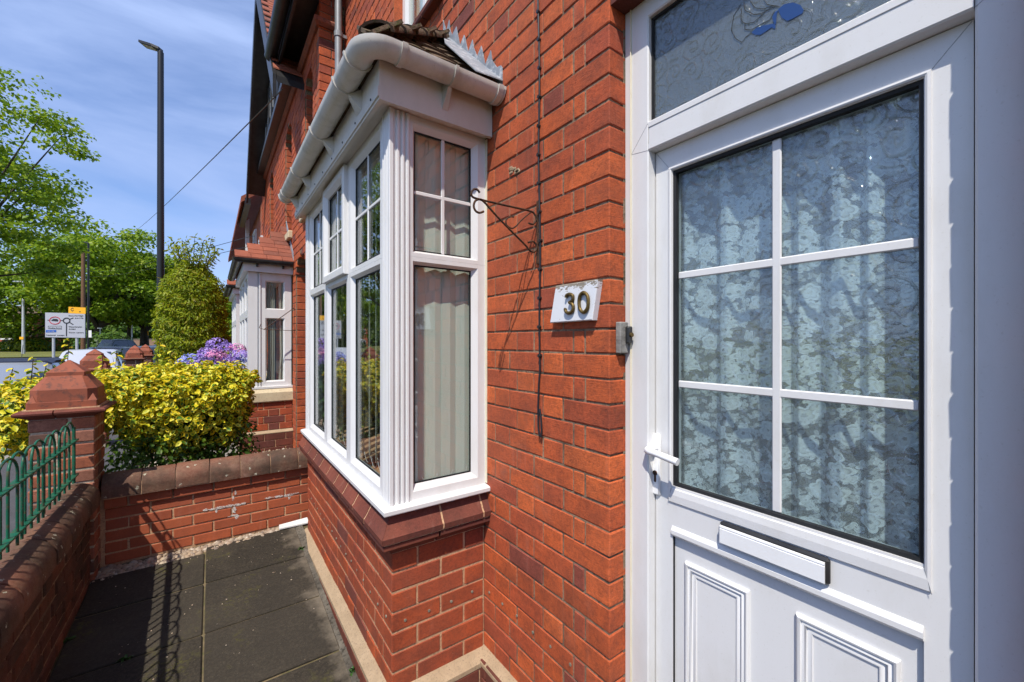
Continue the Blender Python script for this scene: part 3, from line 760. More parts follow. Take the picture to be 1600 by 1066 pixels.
# vertical blinds: things hanging inside
def blind(label, axis, plane, a0, a1, n, ang, zt=2.47, zb=.875, bunch=False):
    t = thing('vertical_blind', ((plane, a0, zb) if axis == 'y' else (a0, plane, zb)), label, 'blind', 'vertical blinds inside the bay window')
    m = MB()
    if axis == 'y': m.box(plane - .02, plane + .02, a0, a1, zt, zt + .03)
    else: m.box(a0, a1, plane - .02, plane + .02, zt, zt + .03)
    m.build('head_rail', M_['pvc'], t)
    sm = MB(); w = .0445
    sm.loft([[(-w, .004, z), (0, -.003, z), (w, .004, z), (w, .005, z), (0, -.002, z), (-w, .005, z)] for z in (zb, zt)])
    me = sm.mesh('slat', M_['blind'])
    pts = []
    for k in range(n):
        f = (k + .5) / n; a = a0 + (a1 - a0) * f
        o = link('slat', me, t); p = (plane, a, 0) if axis == 'y' else (a, plane, 0)
        o.location = p; o.rotation_euler = (0, 0, ang + (R() - .5) * .12 + (math.pi / 2 if axis == 'y' else 0)); pts.append(p)
    c = MB()
    for k in range(n - 1):
        p, q = Vector(pts[k]), Vector(pts[k + 1]); p.z = q.z = zb + .03
        for side in (-1, 1):
            off = Vector((side * .03, 0, 0)) if axis == 'y' else Vector((0, side * .03, 0))
            c.tube([p + off + (q - p) * s - Vector((0, 0, .045 * 4 * s * (1 - s))) for s in np.linspace(0, 1, 7)], .0016, 4)
    c.build('bead_chain', M_['pvc'], t)
blind('white vertical blind behind the side pane of the near bay window', 'x', 1.80, .735, 1.05, 4, .03)
blind('white vertical blind behind the front panes of the near bay window', 'y', .72, 1.95, 3.45, 13, -.30)

# ---- front door and frame
DX = 1.17; LX = 1.207
fr = MB()
fr.ring('y', DX, -1, (.050, .918, -.1, 2.66), [(0, -.075), (0, -.002), (.002, 0), (.064, 0), (.068, -.004), (.068, -.045)], (1.1, 1, .3, 1))
fr.ring('y', DX, -1, (.126, .850, 2.150, 2.246), [(.0, -.05), (.0, -.004), (.004, 0), (.02, 0)], (0, 0, 1, 1))
df = fr.build('door_frame', M_['pvc'], house)
m = MB(); m.cbox(DX - .002, DX + .06, .920, .9445, -.1, 2.665, .003); m.build('frame_trim', M_['pvc'], df)
m = MB(); m.cbox(DX - .006, DX + .01, .9165, .9200, -.1, 2.66, .001); m.build('sealant', M_['pvc_cream'], df)
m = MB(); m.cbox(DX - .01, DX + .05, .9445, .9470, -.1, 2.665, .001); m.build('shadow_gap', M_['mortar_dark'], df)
m = MB(); m.box(DX + .002, DX + .05, .128, .848, 2.166, 2.230); m.build('transom_core', M_['pvc'], df)
tq = (.128, .848, 2.248, 2.590)
pane(df, 'y', DX + .024, tq, M_['obscure_dark'])
m = MB(); m.ring('y', DX + .02, -1, (.127, .849, 2.247, 2.591), [(0, -.02), (0, .004), (.006, .004), (.008, -.02)]); m.build('bead', M_['rubber'], df)
# blue flower and lead lines on the fanlight
def film(pts, name, mat, x=DX + .0225, t=.001):
    P = [AX(1120 + p[0] / 5.714, p[1] / 5.714, x) for p in pts]; m = MB()
    m.loft([[tuple(p) for p in P], [(p.x + t, p.y, p.z) for p in P]]); return m.build(name, mat, df)
film([(545, 85), (600, 40), (680, 22), (745, 45), (775, 90), (765, 120), (690, 160), (630, 188), (580, 160)], 'blue_petal', M_['blue_film'])
film([(310, 292), (350, 250), (430, 225), (500, 212), (525, 222), (520, 260), (490, 245), (440, 280), (390, 312), (345, 312)], 'blue_leaf', M_['blue_film'])
film([(510, 215), (495, 150), (520, 105), (548, 92), (535, 130), (528, 215)], 'blue_stem', M_['blue_film'])
for ln in ([(215, 40), (150, 140), (130, 260), (160, 340), (225, 378), (260, 330), (310, 292)], [(240, 20), (250, 90), (330, 130), (400, 120), (470, 80), (540, 50)], [(220, 70), (215, 180), (250, 210), (330, 200), (400, 140), (440, 90)], [(250, 210), (250, 262), (310, 268), (400, 215), (470, 180), (515, 100)], [(300, 10), (340, 70), (420, 80), (500, 50)], [(420, -10), (450, 40), (560, 60)]):
    m = MB(); m.tube([AX(1120 + a / 5.714, b / 5.714, DX + .0222) for a, b in ln], .0008, 5); m.build('lead_line', M_['lead_line'], df)
# leaf
GL = (.200, .785, 1.053, 2.070)
d = MB()
LY0, LY1 = .130, .846
d.box(LX, LX + .05, GL[1], LY1, 0.0, 2.148); d.box(LX, LX + .05, LY0, GL[0], 0.0, 2.148)
d.box(LX, LX + .05, GL[0], GL[1], GL[3], 2.148); d.box(LX, LX + .05, GL[0], GL[1], .893, GL[2])
d.box(LX + .014, LX + .05, GL[0], GL[1], .0, .893)
leaf = d.build('front_door', M_['pvc'], house)
m = MB(); m.ring('y', LX, -1, (GL[0] - .012, GL[1] + .012, GL[2] - .055, GL[3] + .012), [(0, -.001), (.001, .005), (.006, .006), (.010, .004), (.012, -.012)], (1, 1, 4.58, 1)); m.build('glazing_bead', M_['pvc'], leaf)
m = MB(); m.sweep([(-.01, .893), (.003, .893), (.008, .900), (.008, .912), (.002, .924), (-.01, .924)], 'y', LX, -1, GL[0], GL[1]); m.build('rail_bead', M_['pvc'], leaf)
m = MB(); m.ring('y', LX + .022, -1, (GL[0], GL[1], GL[2], GL[3]), [(0, .0), (0, .018), (.009, .016), (.009, .0)]); m.build('gasket', M_['rubber'], leaf)
m = MB(); m.box(LX + .004, LX + .016, GL[0] - .0035, GL[0] + .0005, .0, .893); m.box(LX + .004, LX + .016, GL[1] - .0005, GL[1] + .0035, 0, .893); m.build('panel_seal', M_['rubber'], leaf)
m = MB(); m.box(LX + .024, LX + .030, GL[0], GL[1], GL[2], GL[3]); m.build('pane', M_['obscure'], leaf)
muntin(leaf, 'y', LX + .0235, (GL[0] + .009, GL[1] - .009, GL[2] + .009, GL[3] - .009), .487, [1.731, 1.381], .023)
# raised mouldings of the lower panels
for (ya, yb) in ((.552, .747), (.238, .439)):
    m = MB(); P = LX + .014
    m.ring('y', P, -1, (ya, yb, .22, .823), [(0, -.002), (.001, .007), (.006, .011), (.011, .009), (.012, .004), (.016, .006), (.020, .008), (.023, .006), (.024, .001), (.028, .003), (.032, .005), (.036, .004), (.038, -.001)])
    m.build('panel_moulding', M_['pvc'], leaf, smooth=50)
# letterplate
lb = MB(); lb.cbox(LX - .016, LX + .001, .360, .625, .934, .999, .006); l_ = lb.build('letterplate', M_['black_plastic'], leaf)
lb = MB(); lb.loft([[(LX - .019, y, .9385), (LX - .0205, y, .940), (LX - .0205, y, .980), (LX - .0185, y, .982), (LX - .0205, y, .984), (LX - .0195, y, .989), (LX - .014, y, .990), (LX - .014, y, .9385)] for y in (.368, .621)])
lb.build('letterplate_flap', M_['paint'], leaf, smooth=40)
# weld lines at the mitred corners
def weld(p, q, par):
    m = MB(); m.tube([p, q], .0006, 4); m.build('weld_line', M_['sign_back'], par)
for (ya, za, yb, zb) in ((GL[1] + .012, GL[3] + .012, LY1 - .002, 2.146), (GL[0] - .012, GL[3] + .012, LY0 + .002, 2.146)):
    weld((LX - .0002, ya, za), (LX - .0002, yb, zb), leaf)
for (ya, yb) in ((GL[1] + .0125, GL[1] + .0002), (GL[0] - .0125, GL[0] - .0002)):
    weld((LX - .0062, ya, GL[2] - .055), (LX - .0045, yb, GL[2] - .002), leaf)
weld((DX - .0002, .918, 2.160), (DX - .0002, .851, 2.240), df); weld((DX - .0002, .918, 2.160), (DX - .0002, .851, 2.150), df)
weld((DX - .0002, .052, 2.198), (DX - .0002, .126, 2.150), df)
# lever handle
h = MB(); h.cbox(LX - .011, LX + .001, .826, .858, 1.008, 1.212, .005)
h.tube([(LX - .008, .842, 1.165), (LX - .045, .842, 1.165), (LX - .058, .838, 1.165), (LX - .062, .826, 1.164), (LX - .062, .80, 1.162), (LX - .060, .728, 1.152)], [.013, .0115, .0115, .011, .0105, .0115], 14)
h.build('handle', M_['paint'], leaf, smooth=45)
h = MB(); h.tube([(LX - .0108, .842, 1.082), (LX - .0128, .842, 1.082)], .0085, 12); h.cbox(LX - .0126, LX - .0108, .838, .846, 1.052, 1.082, .001); h.build('keyhole', M_['iron'], leaf)
# hall behind
m = MB(); m.box(1.30, 3.6, -.05, -.04, -.1, 2.7); m.box(1.30, 3.6, 1.02, 1.03, -.1, 2.7); m.box(3.5, 3.6, -.04, 1.02, -.1, 2.7); m.box(1.28, 3.6, -.05, 1.03, -.2, -.1); m.box(1.25, 3.6, -.05, 1.03, 2.68, 2.72); m.build('hall', M_['hall'], house)
# lace curtain (a thing hanging behind the door pane)
lc = thing('lace_curtain', (1.285, .49, 1.0), 'white floral lace curtain hanging in folds behind the glazed front door', 'curtain')
m = MB(); nu = 180; V = []; F = []
for i in range(nu + 1):
    y = .17 + (.645) * i / nu; ph = y * 66 + 2.1 * math.sin(y * 15) + 1.2 * math.sin(y * 37 + 1)
    x = 1.285 + .017 * math.sin(ph) + .007 * math.sin(ph * .43 + 1) + .003 * math.sin(ph * 2.7)
    for z in (.98, 2.12): V.append((x, y, z))
for i in range(nu): F.append((2 * i, 2 * i + 2, 2 * i + 3, 2 * i + 1))
m.v = V; m.f = F; m.build('net', M_['lace'], lc, smooth=80)
m = MB(); m.tube([(1.285, .14, 2.10), (1.285, .84, 2.10)], .006, 8); m.build('curtain_rod', M_['paint'], lc)

# ---- roof, fascia, gutter of the bay
EX, EY, EZ = .545, 1.66, 2.49
fa = MB()
fa.box(EX, EX + .02, EY, 3.70, EZ, 2.655); fa.box(EX + .02, FX - .004, EY + .0005, EY + .02, EZ, 2.655)
fas = fa.build('fascia', M_['fascia'], house)
m = MB(); m.box(EX + .02, FRX + .03, EY + .02, 3.70, 2.506, 2.511); m.box(FRX + .03, FX - .004, EY + .02, FRY + .03, 2.506, 2.511); m.build('soffit', M_['fascia'], fas)
m = MB(); m.sweep([(0, EZ + .012), (.006, EZ + .012), (.006, EZ + .052), (0, EZ + .052)], 'y', EX, -1, EY, 3.70); m.build('fascia_strip', M_['fascia'], fas)
sc_ = MB(); sc_.tube([(0, 0, 0), (0, 0, .003)], .005, 8); scm = sc_.mesh('screw', M_['black_plastic'])
for yy in np.arange(1.75, 3.65, .23):
    o = link('screw', scm, fas); o.location = (EX - .006, yy, EZ + .035); o.rotation_euler = (0, -math.pi / 2, 0)
GR = .053; GZ = 2.672; gx, gy = EX - .062, EY - .062
def half_round(path_pts, tang_side, r=GR, t=.004, n=12, rim=.006):
    """half-round channel along points (list of (x,y)); outer skin + inner skin"""
    rings = []
    for i, (px, py) in enumerate(path_pts):
        a = Vector(path_pts[max(i - 1, 0)]); b = Vector(path_pts[min(i + 1, len(path_pts) - 1)]); dd = (b - a).normalized(); nr = Vector((dd.y, -dd.x))
        k = 1.0
        if 0 < i < len(path_pts) - 1:
            d1 = (Vector(path_pts[i]) - a).normalized(); k = 1 / max(.3, dd.dot(d1))
        ring = []
        for q in range(n + 1):
            th = math.pi * q / n; ring.append((px + nr.x * k * r * math.cos(th), py + nr.y * k * r * math.cos(th), GZ - r * math.sin(th)))
        for q in range(n, -1, -1):
            th = math.pi * q / n; rr = r - t; ring.append((px + nr.x * k * rr * math.cos(th), py + nr.y * k * rr * math.cos(th), GZ + .001 - rr * math.sin(th)))
        rings.append(ring)
    m = MB(); m.loft(rings); return m
rc = .075
cor = [(gx + rc - rc * math.cos(a), gy + rc - rc * math.sin(a)) for a in np.linspace(0, math.pi / 2, 9)]
gpath = [(gx, 3.76)] + cor + [(FX - .012, gy)]
g = half_round(gpath, 1)
gut = g.build('gutter', M_['gutter'], house, smooth=40)
def collar(p, d, r=GR + .006, w=.014, name='joint_ring'):
    d = Vector(d).normalized(); p = Vector(p)
    m = half_round([tuple(p - d * w / 2), tuple(p + d * w / 2)], 1, r=r, t=.006); return m.build(name, M_['gutter'], gut, smooth=40)
collar((gx, gy + .135), (0, -1)); collar((gx + .125, gy), (1, 0), w=.022); collar((gx, 3.72), (0, -1)); collar((FX - .03, gy), (1, 0), w=.026)
for p, d in (((gx, 1.93), (0, -1)), ((gx, 2.45), (0, -1)), ((gx, 3.1), (0, -1)), ((gx, 3.6), (0, -1)), ((.835, gy), (1, 0))):
    collar(p, d, name='bracket_strap')
    m = MB()
    if d[0] == 0: m.add([(gx + .01, p[1] - .008, GZ - .055), (EX - .0005, p[1] - .035, GZ - .03), (EX - .0005, p[1] - .035, GZ - .125), (gx + .01, p[1] + .008, GZ - .058), (EX - .0005, p[1] + .035, GZ - .03), (EX - .0005, p[1] + .035, GZ - .125)], [(0, 1, 2), (3, 5, 4), (0, 3, 4, 1), (1, 4, 5, 2), (0, 2, 5, 3)])
    else: m.add([(p[0] - .008, gy + .01, GZ - .055), (p[0] - .014, EY, GZ - .03), (p[0] - .014, EY, GZ - .135), (p[0] + .008, gy + .01, GZ - .058), (p[0] + .014, EY, GZ - .03), (p[0] + .014, EY, GZ - .135)], [(0, 1, 2), (3, 5, 4), (0, 3, 4, 1), (1, 4, 5, 2), (0, 2, 5, 3)])
    m.build('bracket', M_['gutter'], gut)
m = MB(); m.loft([[(FX - .012 + q, gy + (GR + .004) * math.cos(a), GZ - (GR + .004) * math.sin(a)) for a in np.linspace(0, math.pi, 13)] for q in (0, .008)]); m.build('stop_end', M_['gutter'], gut)
# tiles on the hipped bay roof
TX0, TY0, TZ0 = .50, 1.605, 2.678; PITCH = math.radians(44); run = FX - TX0
rf = MB(); hz = run * math.tan(PITCH)
YB = 3.76
rf.add([(TX0 + .01, TY0 + .01, TZ0 - .02), (FX, TY0 + .01 + 0, TZ0 - .02), (FX, TY0 + run, TZ0 - .02 + hz), (TX0 + .01, YB, TZ0 - .02), (FX, YB, TZ0 - .02), (FX, YB - run, TZ0 - .02 + hz)],
       [(0, 1, 2), (0, 2, 5, 3), (3, 5, 4), (0, 3, 4, 1), (1, 4, 5, 2)])
roof = rf.build('bay_roof', M_['tile'], house)
tw, tl_, tt = .165, .15, .014
gauge = .098; nrow = int(run / math.cos(PITCH) / gauge) + 1
def tile_mesh(w):
    m = MB(); rings = []
    for q, z in ((0, 0), (tl_, 0)):
        ring = []
        for k in range(5):
            f = k / 4 - .5; ring.append((f * w, q, z + .006 * (1 - (2 * f) ** 2)))
        for k in range(4, -1, -1):
            f = k / 4 - .5; ring.append((f * w, q, z - tt + .006 * (1 - (2 * f) ** 2)))
        rings.append(ring)
    m.loft(rings); return m.mesh('tile', M_['tile'])
tcache = {}
def put_tile(c, dirr, w, parent):
    key = round(w, 2)
    if key not in tcache: tcache[key] = tile_mesh(key)
    o = link('tile', tcache[key], parent); o.location = c
    o.rotation_euler = (PITCH - .10 + (R() - .5) * .03, (R() - .5) * .03, dirr + (R() - .5) * .03)
for r in range(nrow):
    s = r * gauge; off = s * math.cos(PITCH); zz = TZ0 + s * math.sin(PITCH) + .014
    # side slope (faces the camera): spans x from hip to wall
    x = TX0 + off - .03 + (.08 if r % 2 else 0)
    while x < FX - .03:
        w = min(tw, FX - .012 - x)
        if w > .04: put_tile((x + w / 2, TY0 - .012 + off, zz), 0, w - .003, roof)
        x += tw
    y = TY0 + off - .03 + (.08 if r % 2 else 0)
    while y < YB - off - .05:
        put_tile((TX0 - .012 + off, y + tw / 2, zz), -math.pi / 2, tw - .003, roof); y += tw
# hip caps
for k in range(7):
    q = .02 + k * .088; m = MB()
    a = Vector((TX0 + q, TY0 + q, TZ0 + q * math.tan(PITCH) + .030)); b = a + Vector((.105, .105, .105 * math.tan(PITCH))); dd = (b - a).normalized(); side = dd.cross(Vector((0, 0, 1))).normalized(); upv = side.cross(dd)
    rings = []
    for p, rr in ((a, .075), (b, .062)):
        rings.append([p + side * rr * math.cos(t) + upv * (rr * .5 * math.sin(t)) for t in np.linspace(-.25, math.pi + .25, 9)] + [p + side * (rr - .013) * math.cos(t) + upv * ((rr - .02) * .5 * math.sin(t)) for t in np.linspace(math.pi + .25, -.25, 9)])
    m.loft(rings); m.build('hip_tile', M_['tile'], roof, smooth=50)
# stepped lead flashing on the wall + cement fillet on the slope
fl = []
y0f, z0f = TY0 - .03, TZ0 + .012
L = []; nst = 7
for k in range(nst):
    ya = y0f + k * .086; zb_ = z0f + k * .083
    L += [(ya, zb_ + .075 + R() * .015), (ya + .012, zb_ + .095 + R() * .05), (ya + .030 + R() * .035, zb_ + .085 + R() * .03)]
L.append((y0f + nst * .086, z0f + nst * .083 + .1))
low = [(p[0], z0f + (p[0] - y0f) * math.tan(PITCH)) for p in L]
m = MB(); n_ = len(L)
vs = [(FX - .005, *p) for p in L] + [(FX - .005, *p) for p in low] + [(FX - .001, *p) for p in L] + [(FX - .001, *p) for p in low]
fs = [(i, i + 1, n_ + i + 1, n_ + i) for i in range(n_ - 1)] + [(2 * n_ + i, 3 * n_ + i, 3 * n_ + i + 1, 2 * n_ + i + 1) for i in range(n_ - 1)] + [(i, 2 * n_ + i, 2 * n_ + i + 1, i + 1) for i in range(n_ - 1)] + [(0, n_, 3 * n_, 2 * n_)]
m.add(vs, fs); flash = m.build('lead_flashing', M_['lead'], house)
m = MB(); pa = [(FX - .004, y0f - .005, z0f + .022), (FX - .15, y0f - .005, z0f + .012), (FX - .13, y0f + .33, z0f + .012 + .335 * math.tan(PITCH)), (FX - .004, y0f + .60, z0f + .022 + .6 * math.tan(PITCH))]
m.loft([pa, [(p[0], p[1], p[2] + .006) for p in pa]]); m.build('lead_apron', M_['lead'], flash)

# ---- first-floor window above the bay
m = MB(); UX = FX + .07
m.ring('y', UX, -1, (2.225, 2.995, 3.58, 4.88), [(0, -.07), (0, 0), (.05, 0), (.07, -.02), (.07, -.05)]); m.cbox(UX - .001, UX + .06, 2.585, 2.635, 3.62, 4.85, .004)
uw = m.build('upper_window', M_['pvc'], house)
pane(uw, 'y', UX + .035, (2.29, 2.59, 3.645, 4.81), gasket=False); pane(uw, 'y', UX + .035, (2.63, 2.93, 3.645, 4.81), gasket=False)
m = MB(); m.box(UX + .1, UX + .12, 2.225, 2.995, 3.58, 4.88); m.build('net_curtain', M_['blind'], uw)
m = MB(); m.box(FX + .0056, UX + .2, 2.205, 2.2245, 3.56, 4.9); m.box(FX + .0056, UX + .2, 2.996, 3.016, 3.56, 4.9); m.build('window_reveal', M_['brick'], uw)
for k in range(4):
    ya = 2.17 + k * .215; m = MB(); m.sweep([(-.08, 3.50), (.045, 3.50), (.052, 3.51), (.052, 3.535), (.044, 3.548), (-.08, 3.60)], 'y', FX, -1, ya + .004, ya + .211); m.build('sill_brick', M_['brick_dark'], uw)
# rainwater pipe in the corner
m = MB(); m.tube([(FX - .075, 4.31, z) for z in (.1, 2.0, 3.5, 5.0)], .034, 14)
dp = m.build('downpipe', M_['grey_metal'], house, smooth=40)
for z in (1.2, 2.9, 4.5):
    m = MB(); m.tube([(FX - .075, 4.31, z), (FX - .075, 4.31, z + .05)], .041, 14); m.box(FX - .05, FX, 4.295, 4.325, z + .01, z + .04); m.build('pipe_clip', M_['grey_metal'], dp)
# main roof, set back out of sight above
m = MB(); m.add([(FX - .25, -2, 5.3), (FX - .25, 4.39, 5.3), (5, 4.39, 8.6), (5, -2, 8.6), (FX - .25, -2, 5.38), (FX - .25, 4.39, 5.38), (5, 4.39, 8.7), (5, -2, 8.7)], [(0, 1, 2, 3), (4, 7, 6, 5), (0, 4, 5, 1), (1, 5, 6, 2), (2, 6, 7, 3), (3, 7, 4, 0)]); m.build('roof', M_['tile_red'], house)
m = MB(); m.box(4.9, 5, -2, 4.39, -.4, 8.5); m.box(FX + .22, 5, -2, -1.9, -.4, 5.3); m.build('rear_wall', M_['brick'], house)

# ------------------------------------------------------------------ things on the wall
nb = thing('house_number_board', (FX - .02, 1.09, 1.59), 'flaking white wooden board with brass number 30 on the brick wall', 'house number')
m = MB(); q = [(1.186, 1.730), (.972, 1.730), (.998, 1.592), (1.218, 1.590)]
m.loft([[(FX - .001, *p) for p in q], [(FX - .024, *p) for p in q], [(FX - .027, q[0][0] - .003, q[0][1] - .003), (FX - .027, q[1][0] + .003, q[1][1] - .003), (FX - .027, q[2][0] + .003, q[2][1] + .003), (FX - .027, q[3][0] - .003, q[3][1] + .003)]])
m.build('board', M_['board'], nb)
def digit(pts, name):
    P = [AX(840 + a / 7.6125, 420 + b / 7.614, FX - .033) for a, b in pts]
    m = MB(); rings = []
    m.tube(P, .0062, 8); m.build(name, M_['brass'], nb, smooth=50)
def spl(pts, n=6, closed=False):
    out = []; N_ = len(pts)
    for i in range(N_ if closed else N_ - 1):
        p0 = pts[(i - 1) % N_] if closed or i > 0 else pts[0]; p1 = pts[i]; p2 = pts[(i + 1) % N_]; p3 = pts[(i + 2) % N_] if closed or i + 2 < N_ else pts[-1]
        for t in np.linspace(0, 1, n, endpoint=False):
            out.append(tuple(.5 * ((2 * b) + (-a + c) * t + (2 * a - 5 * b + 4 * c - d_) * t * t + (-a + 3 * b - 3 * c + d_) * t ** 3) for a, b, c, d_ in zip(p0, p1, p2, p3)))
    out.append(tuple(pts[0] if closed else pts[-1])); return out
digit(spl([(338, 345), (345, 318), (375, 303), (412, 315), (420, 350), (408, 385), (378, 402), (410, 418), (424, 455), (415, 500), (380, 526), (345, 520), (329, 490), (334, 475)]), 'digit_three')
digit(spl([(545, 283), (590, 318), (602, 390), (592, 470), (550, 518), (508, 488), (493, 415), (503, 325)], closed=True), 'digit_zero')

br = thing('hanging_basket_bracket', (FX, 1.32, 1.85), 'rusty wrought iron hanging basket bracket with scrolls on the brick wall', 'bracket')
BYP = 1.318
def bpt(a, b, y=BYP): return AY(700 + a / 6.6625, 260 + b / 6.6625, y)
def bar(pts, name, r=.0042, n=6): 
    m = MB(); m.tube([bpt(*p) for p in spl(pts, n)], r, 7); return m.build(name, M_['iron'], br, smooth=60)
bar([(330, 275), (300, 240), (262, 245), (242, 285), (262, 322), (330, 345), (500, 385), (700, 430), (860, 468), (905, 505), (915, 560), (885, 602), (840, 592)], 'arm')
bar([(372, 470), (325, 485), (285, 460), (268, 410), (285, 360), (330, 345), (375, 370), (500, 510), (650, 665), (800, 815), (850, 875), (895, 892), (925, 850), (905, 795), (868, 782), (835, 795)], 'brace')
bar([(685, 528), (640, 528), (605, 560), (612, 612), (660, 645), (705, 625), (770, 555), (860, 480)], 'scroll', .003)
m = MB(); m.cbox(FX - .006, FX + .001, BYP - .009, BYP + .009, 1.835, 2.095, .0015); m.build('wall_plate', M_['iron'], br)

cb = thing('black_cable', (FX, 1.30, 1.1), 'thin black cable clipped down the brick wall with a loop at the end', 'cable')
P = [(FX - .006, 1.312 + .004 * math.sin(z * 9) - .011 * (2.95 - z) / 1.6, z) for z in np.arange(5.1, 1.44, -.045)]
end = P[-1]
P += [(FX - .007, end[1] - .002, 1.40), (FX - .008, end[1] + .004, 1.34), (FX - .010, end[1] + .006, 1.25), (FX - .010, end[1] + .004, 1.17), (FX - .011, end[1] - .004, 1.135), (FX - .012, end[1] - .014, 1.133), (FX - .010, end[1] - .016, 1.16), (FX - .009, end[1] - .010, 1.215), (FX - .008, end[1] - .002, 1.245)]
m = MB(); m.tube(P, .0042, 7); m.build('wire', M_['cable'], cb, smooth=60)
cl = MB(); cl.tube([(-.008, 0, 0), (.006, 0, 0)], .0075, 8); clm = cl.mesh('clip', M_['black_plastic'])
for k, z in enumerate(np.arange(1.46, 3.2, .117)):
    o = link('clip', clm, cb); o.location = (FX - .005, 1.312 + .004 * math.sin(z * 9) - .011 * (2.95 - z) / 1.6, z)

bl = thing('door_bell', (1.15, .944, 1.48), 'bell push on a weathered grey wooden block beside the white door frame', 'doorbell')
m = MB(); m.cbox(1.117, 1.160, .922, .9435, 1.478, 1.585, .003); m.build('block', M_['timber_grey'], bl)
m = MB(); m.cbox(1.139, 1.164, .906, .9215, 1.512, 1.570, .004); m.build('bell_box', M_['black_plastic'], bl)
m = MB(); m.tube([(1.152, .906, 1.541), (1.152, .900, 1.541)], .008, 12); m.build('button', M_['brass'], bl)

# ------------------------------------------------------------------ low cross wall between the gardens
CWY = 3.83
cw = thing('garden_wall', (.2, CWY, 0), 'low orange brick wall with half round coping crossing between the two front gardens', 'wall')
m = MB(); m.box(-.60, 1.08, CWY + .005, CWY + .105, -.2, .48); cwb = m.build('wall_core', M_['mortar'], cw)
hh = .0752
courses(cwb, M_['brick_garden'], 'x', CWY, -1, -.578, 1.05, .024, 5, stretcher, h=hh, j=.010, depth=.1, jit=.002)
courses(cwb, M_['brick_garden'], 'x', CWY - .018, -1, -.578, 1.05, .024 + 5 * hh, 1, lambda r: stretcher(1), h=hh, j=.010, depth=.13)
def cope_profile(r, z0, h0): return [(-r, z0), (-r, z0 + h0)] + [(-r * math.cos(t), z0 + h0 + r * .95 * math.sin(t)) for t in np.linspace(.12, math.pi - .12, 11)] + [(r, z0 + h0), (r, z0)]
x = -.585
while x < 1.0:
    L = .186 + (R() - .5) * .02; m = MB(); dz = (R() - .5) * .008
    pr = cope_profile(.098 + (R() - .5) * .004, .478 + dz, .055)
    m.loft([[(x + e, CWY + .053 + o * k, z if k == 1 else .478 + (z - .478) * .985) for o, z in pr] for e, k in ((0, .975), (.008, 1), (L - .008, 1), (L, .975))])
    m.build('coping_brick', M_['coping'], cwb, smooth=50); x += L + .006
m = MB(); m.loft([[(e, CWY + .053 + o, z) for o, z in cope_profile(.092, .472, .053)] for e in (-.58, 1.04)]); m.build('coping_bed', M_['mortar'], cwb, smooth=50)
def stain(name, blobs):
    m = MB()
    for (u, v, du, dv) in blobs:
        c = AY(u, v, CWY - .0022); n = 11
        P = []
        for k in range(n):
            a = 2 * math.pi * k / n; rr = .65 + R() * .5
            P.append((c.x + math.cos(a) * rr * du * .0048, c.y, c.z + math.sin(a) * rr * dv * .0048))
        m.loft([P, [(p[0], p[1] + .003, p[2]) for p in P]])
    return m.build(name, M_['white_stain'], cwb)
stain('lime_stain', [(322, 797, 4, 2), (332, 796, 6, 1.6), (345, 793, 8, 2), (358, 791, 7, 2.2), (370, 789, 7, 2), (380, 787, 4, 1.5), (366, 797, 3, 6), (370, 807, 3, 4), (362, 806, 6, 1.4), (364, 779, 1.6, 4), (368, 770, 1.4, 4), (338, 799, 1.5, 3), (420, 778, 6, 1.6), (435, 776, 8, 1.8), (450, 774, 7, 2.4), (462, 771, 6, 1.2), (452, 778, 2, 2.5)])
m = MB(); m.loft([[tuple(AY(u, v, y_)) for u, v, y_ in ((436, 822, 3.80), (480, 810, 3.80), (482, 818, 3.74), (436, 828, 3.74))], [tuple(AY(u, v, y_) + Vector((0, 0, .009))) for u, v, y_ in ((436, 822, 3.80), (480, 810, 3.80), (482, 818, 3.74), (436, 828, 3.74))]])
m.build('edging_strip', M_['pvc'], label='short white plastic strip on the path at the foot of the bay', category='edging')

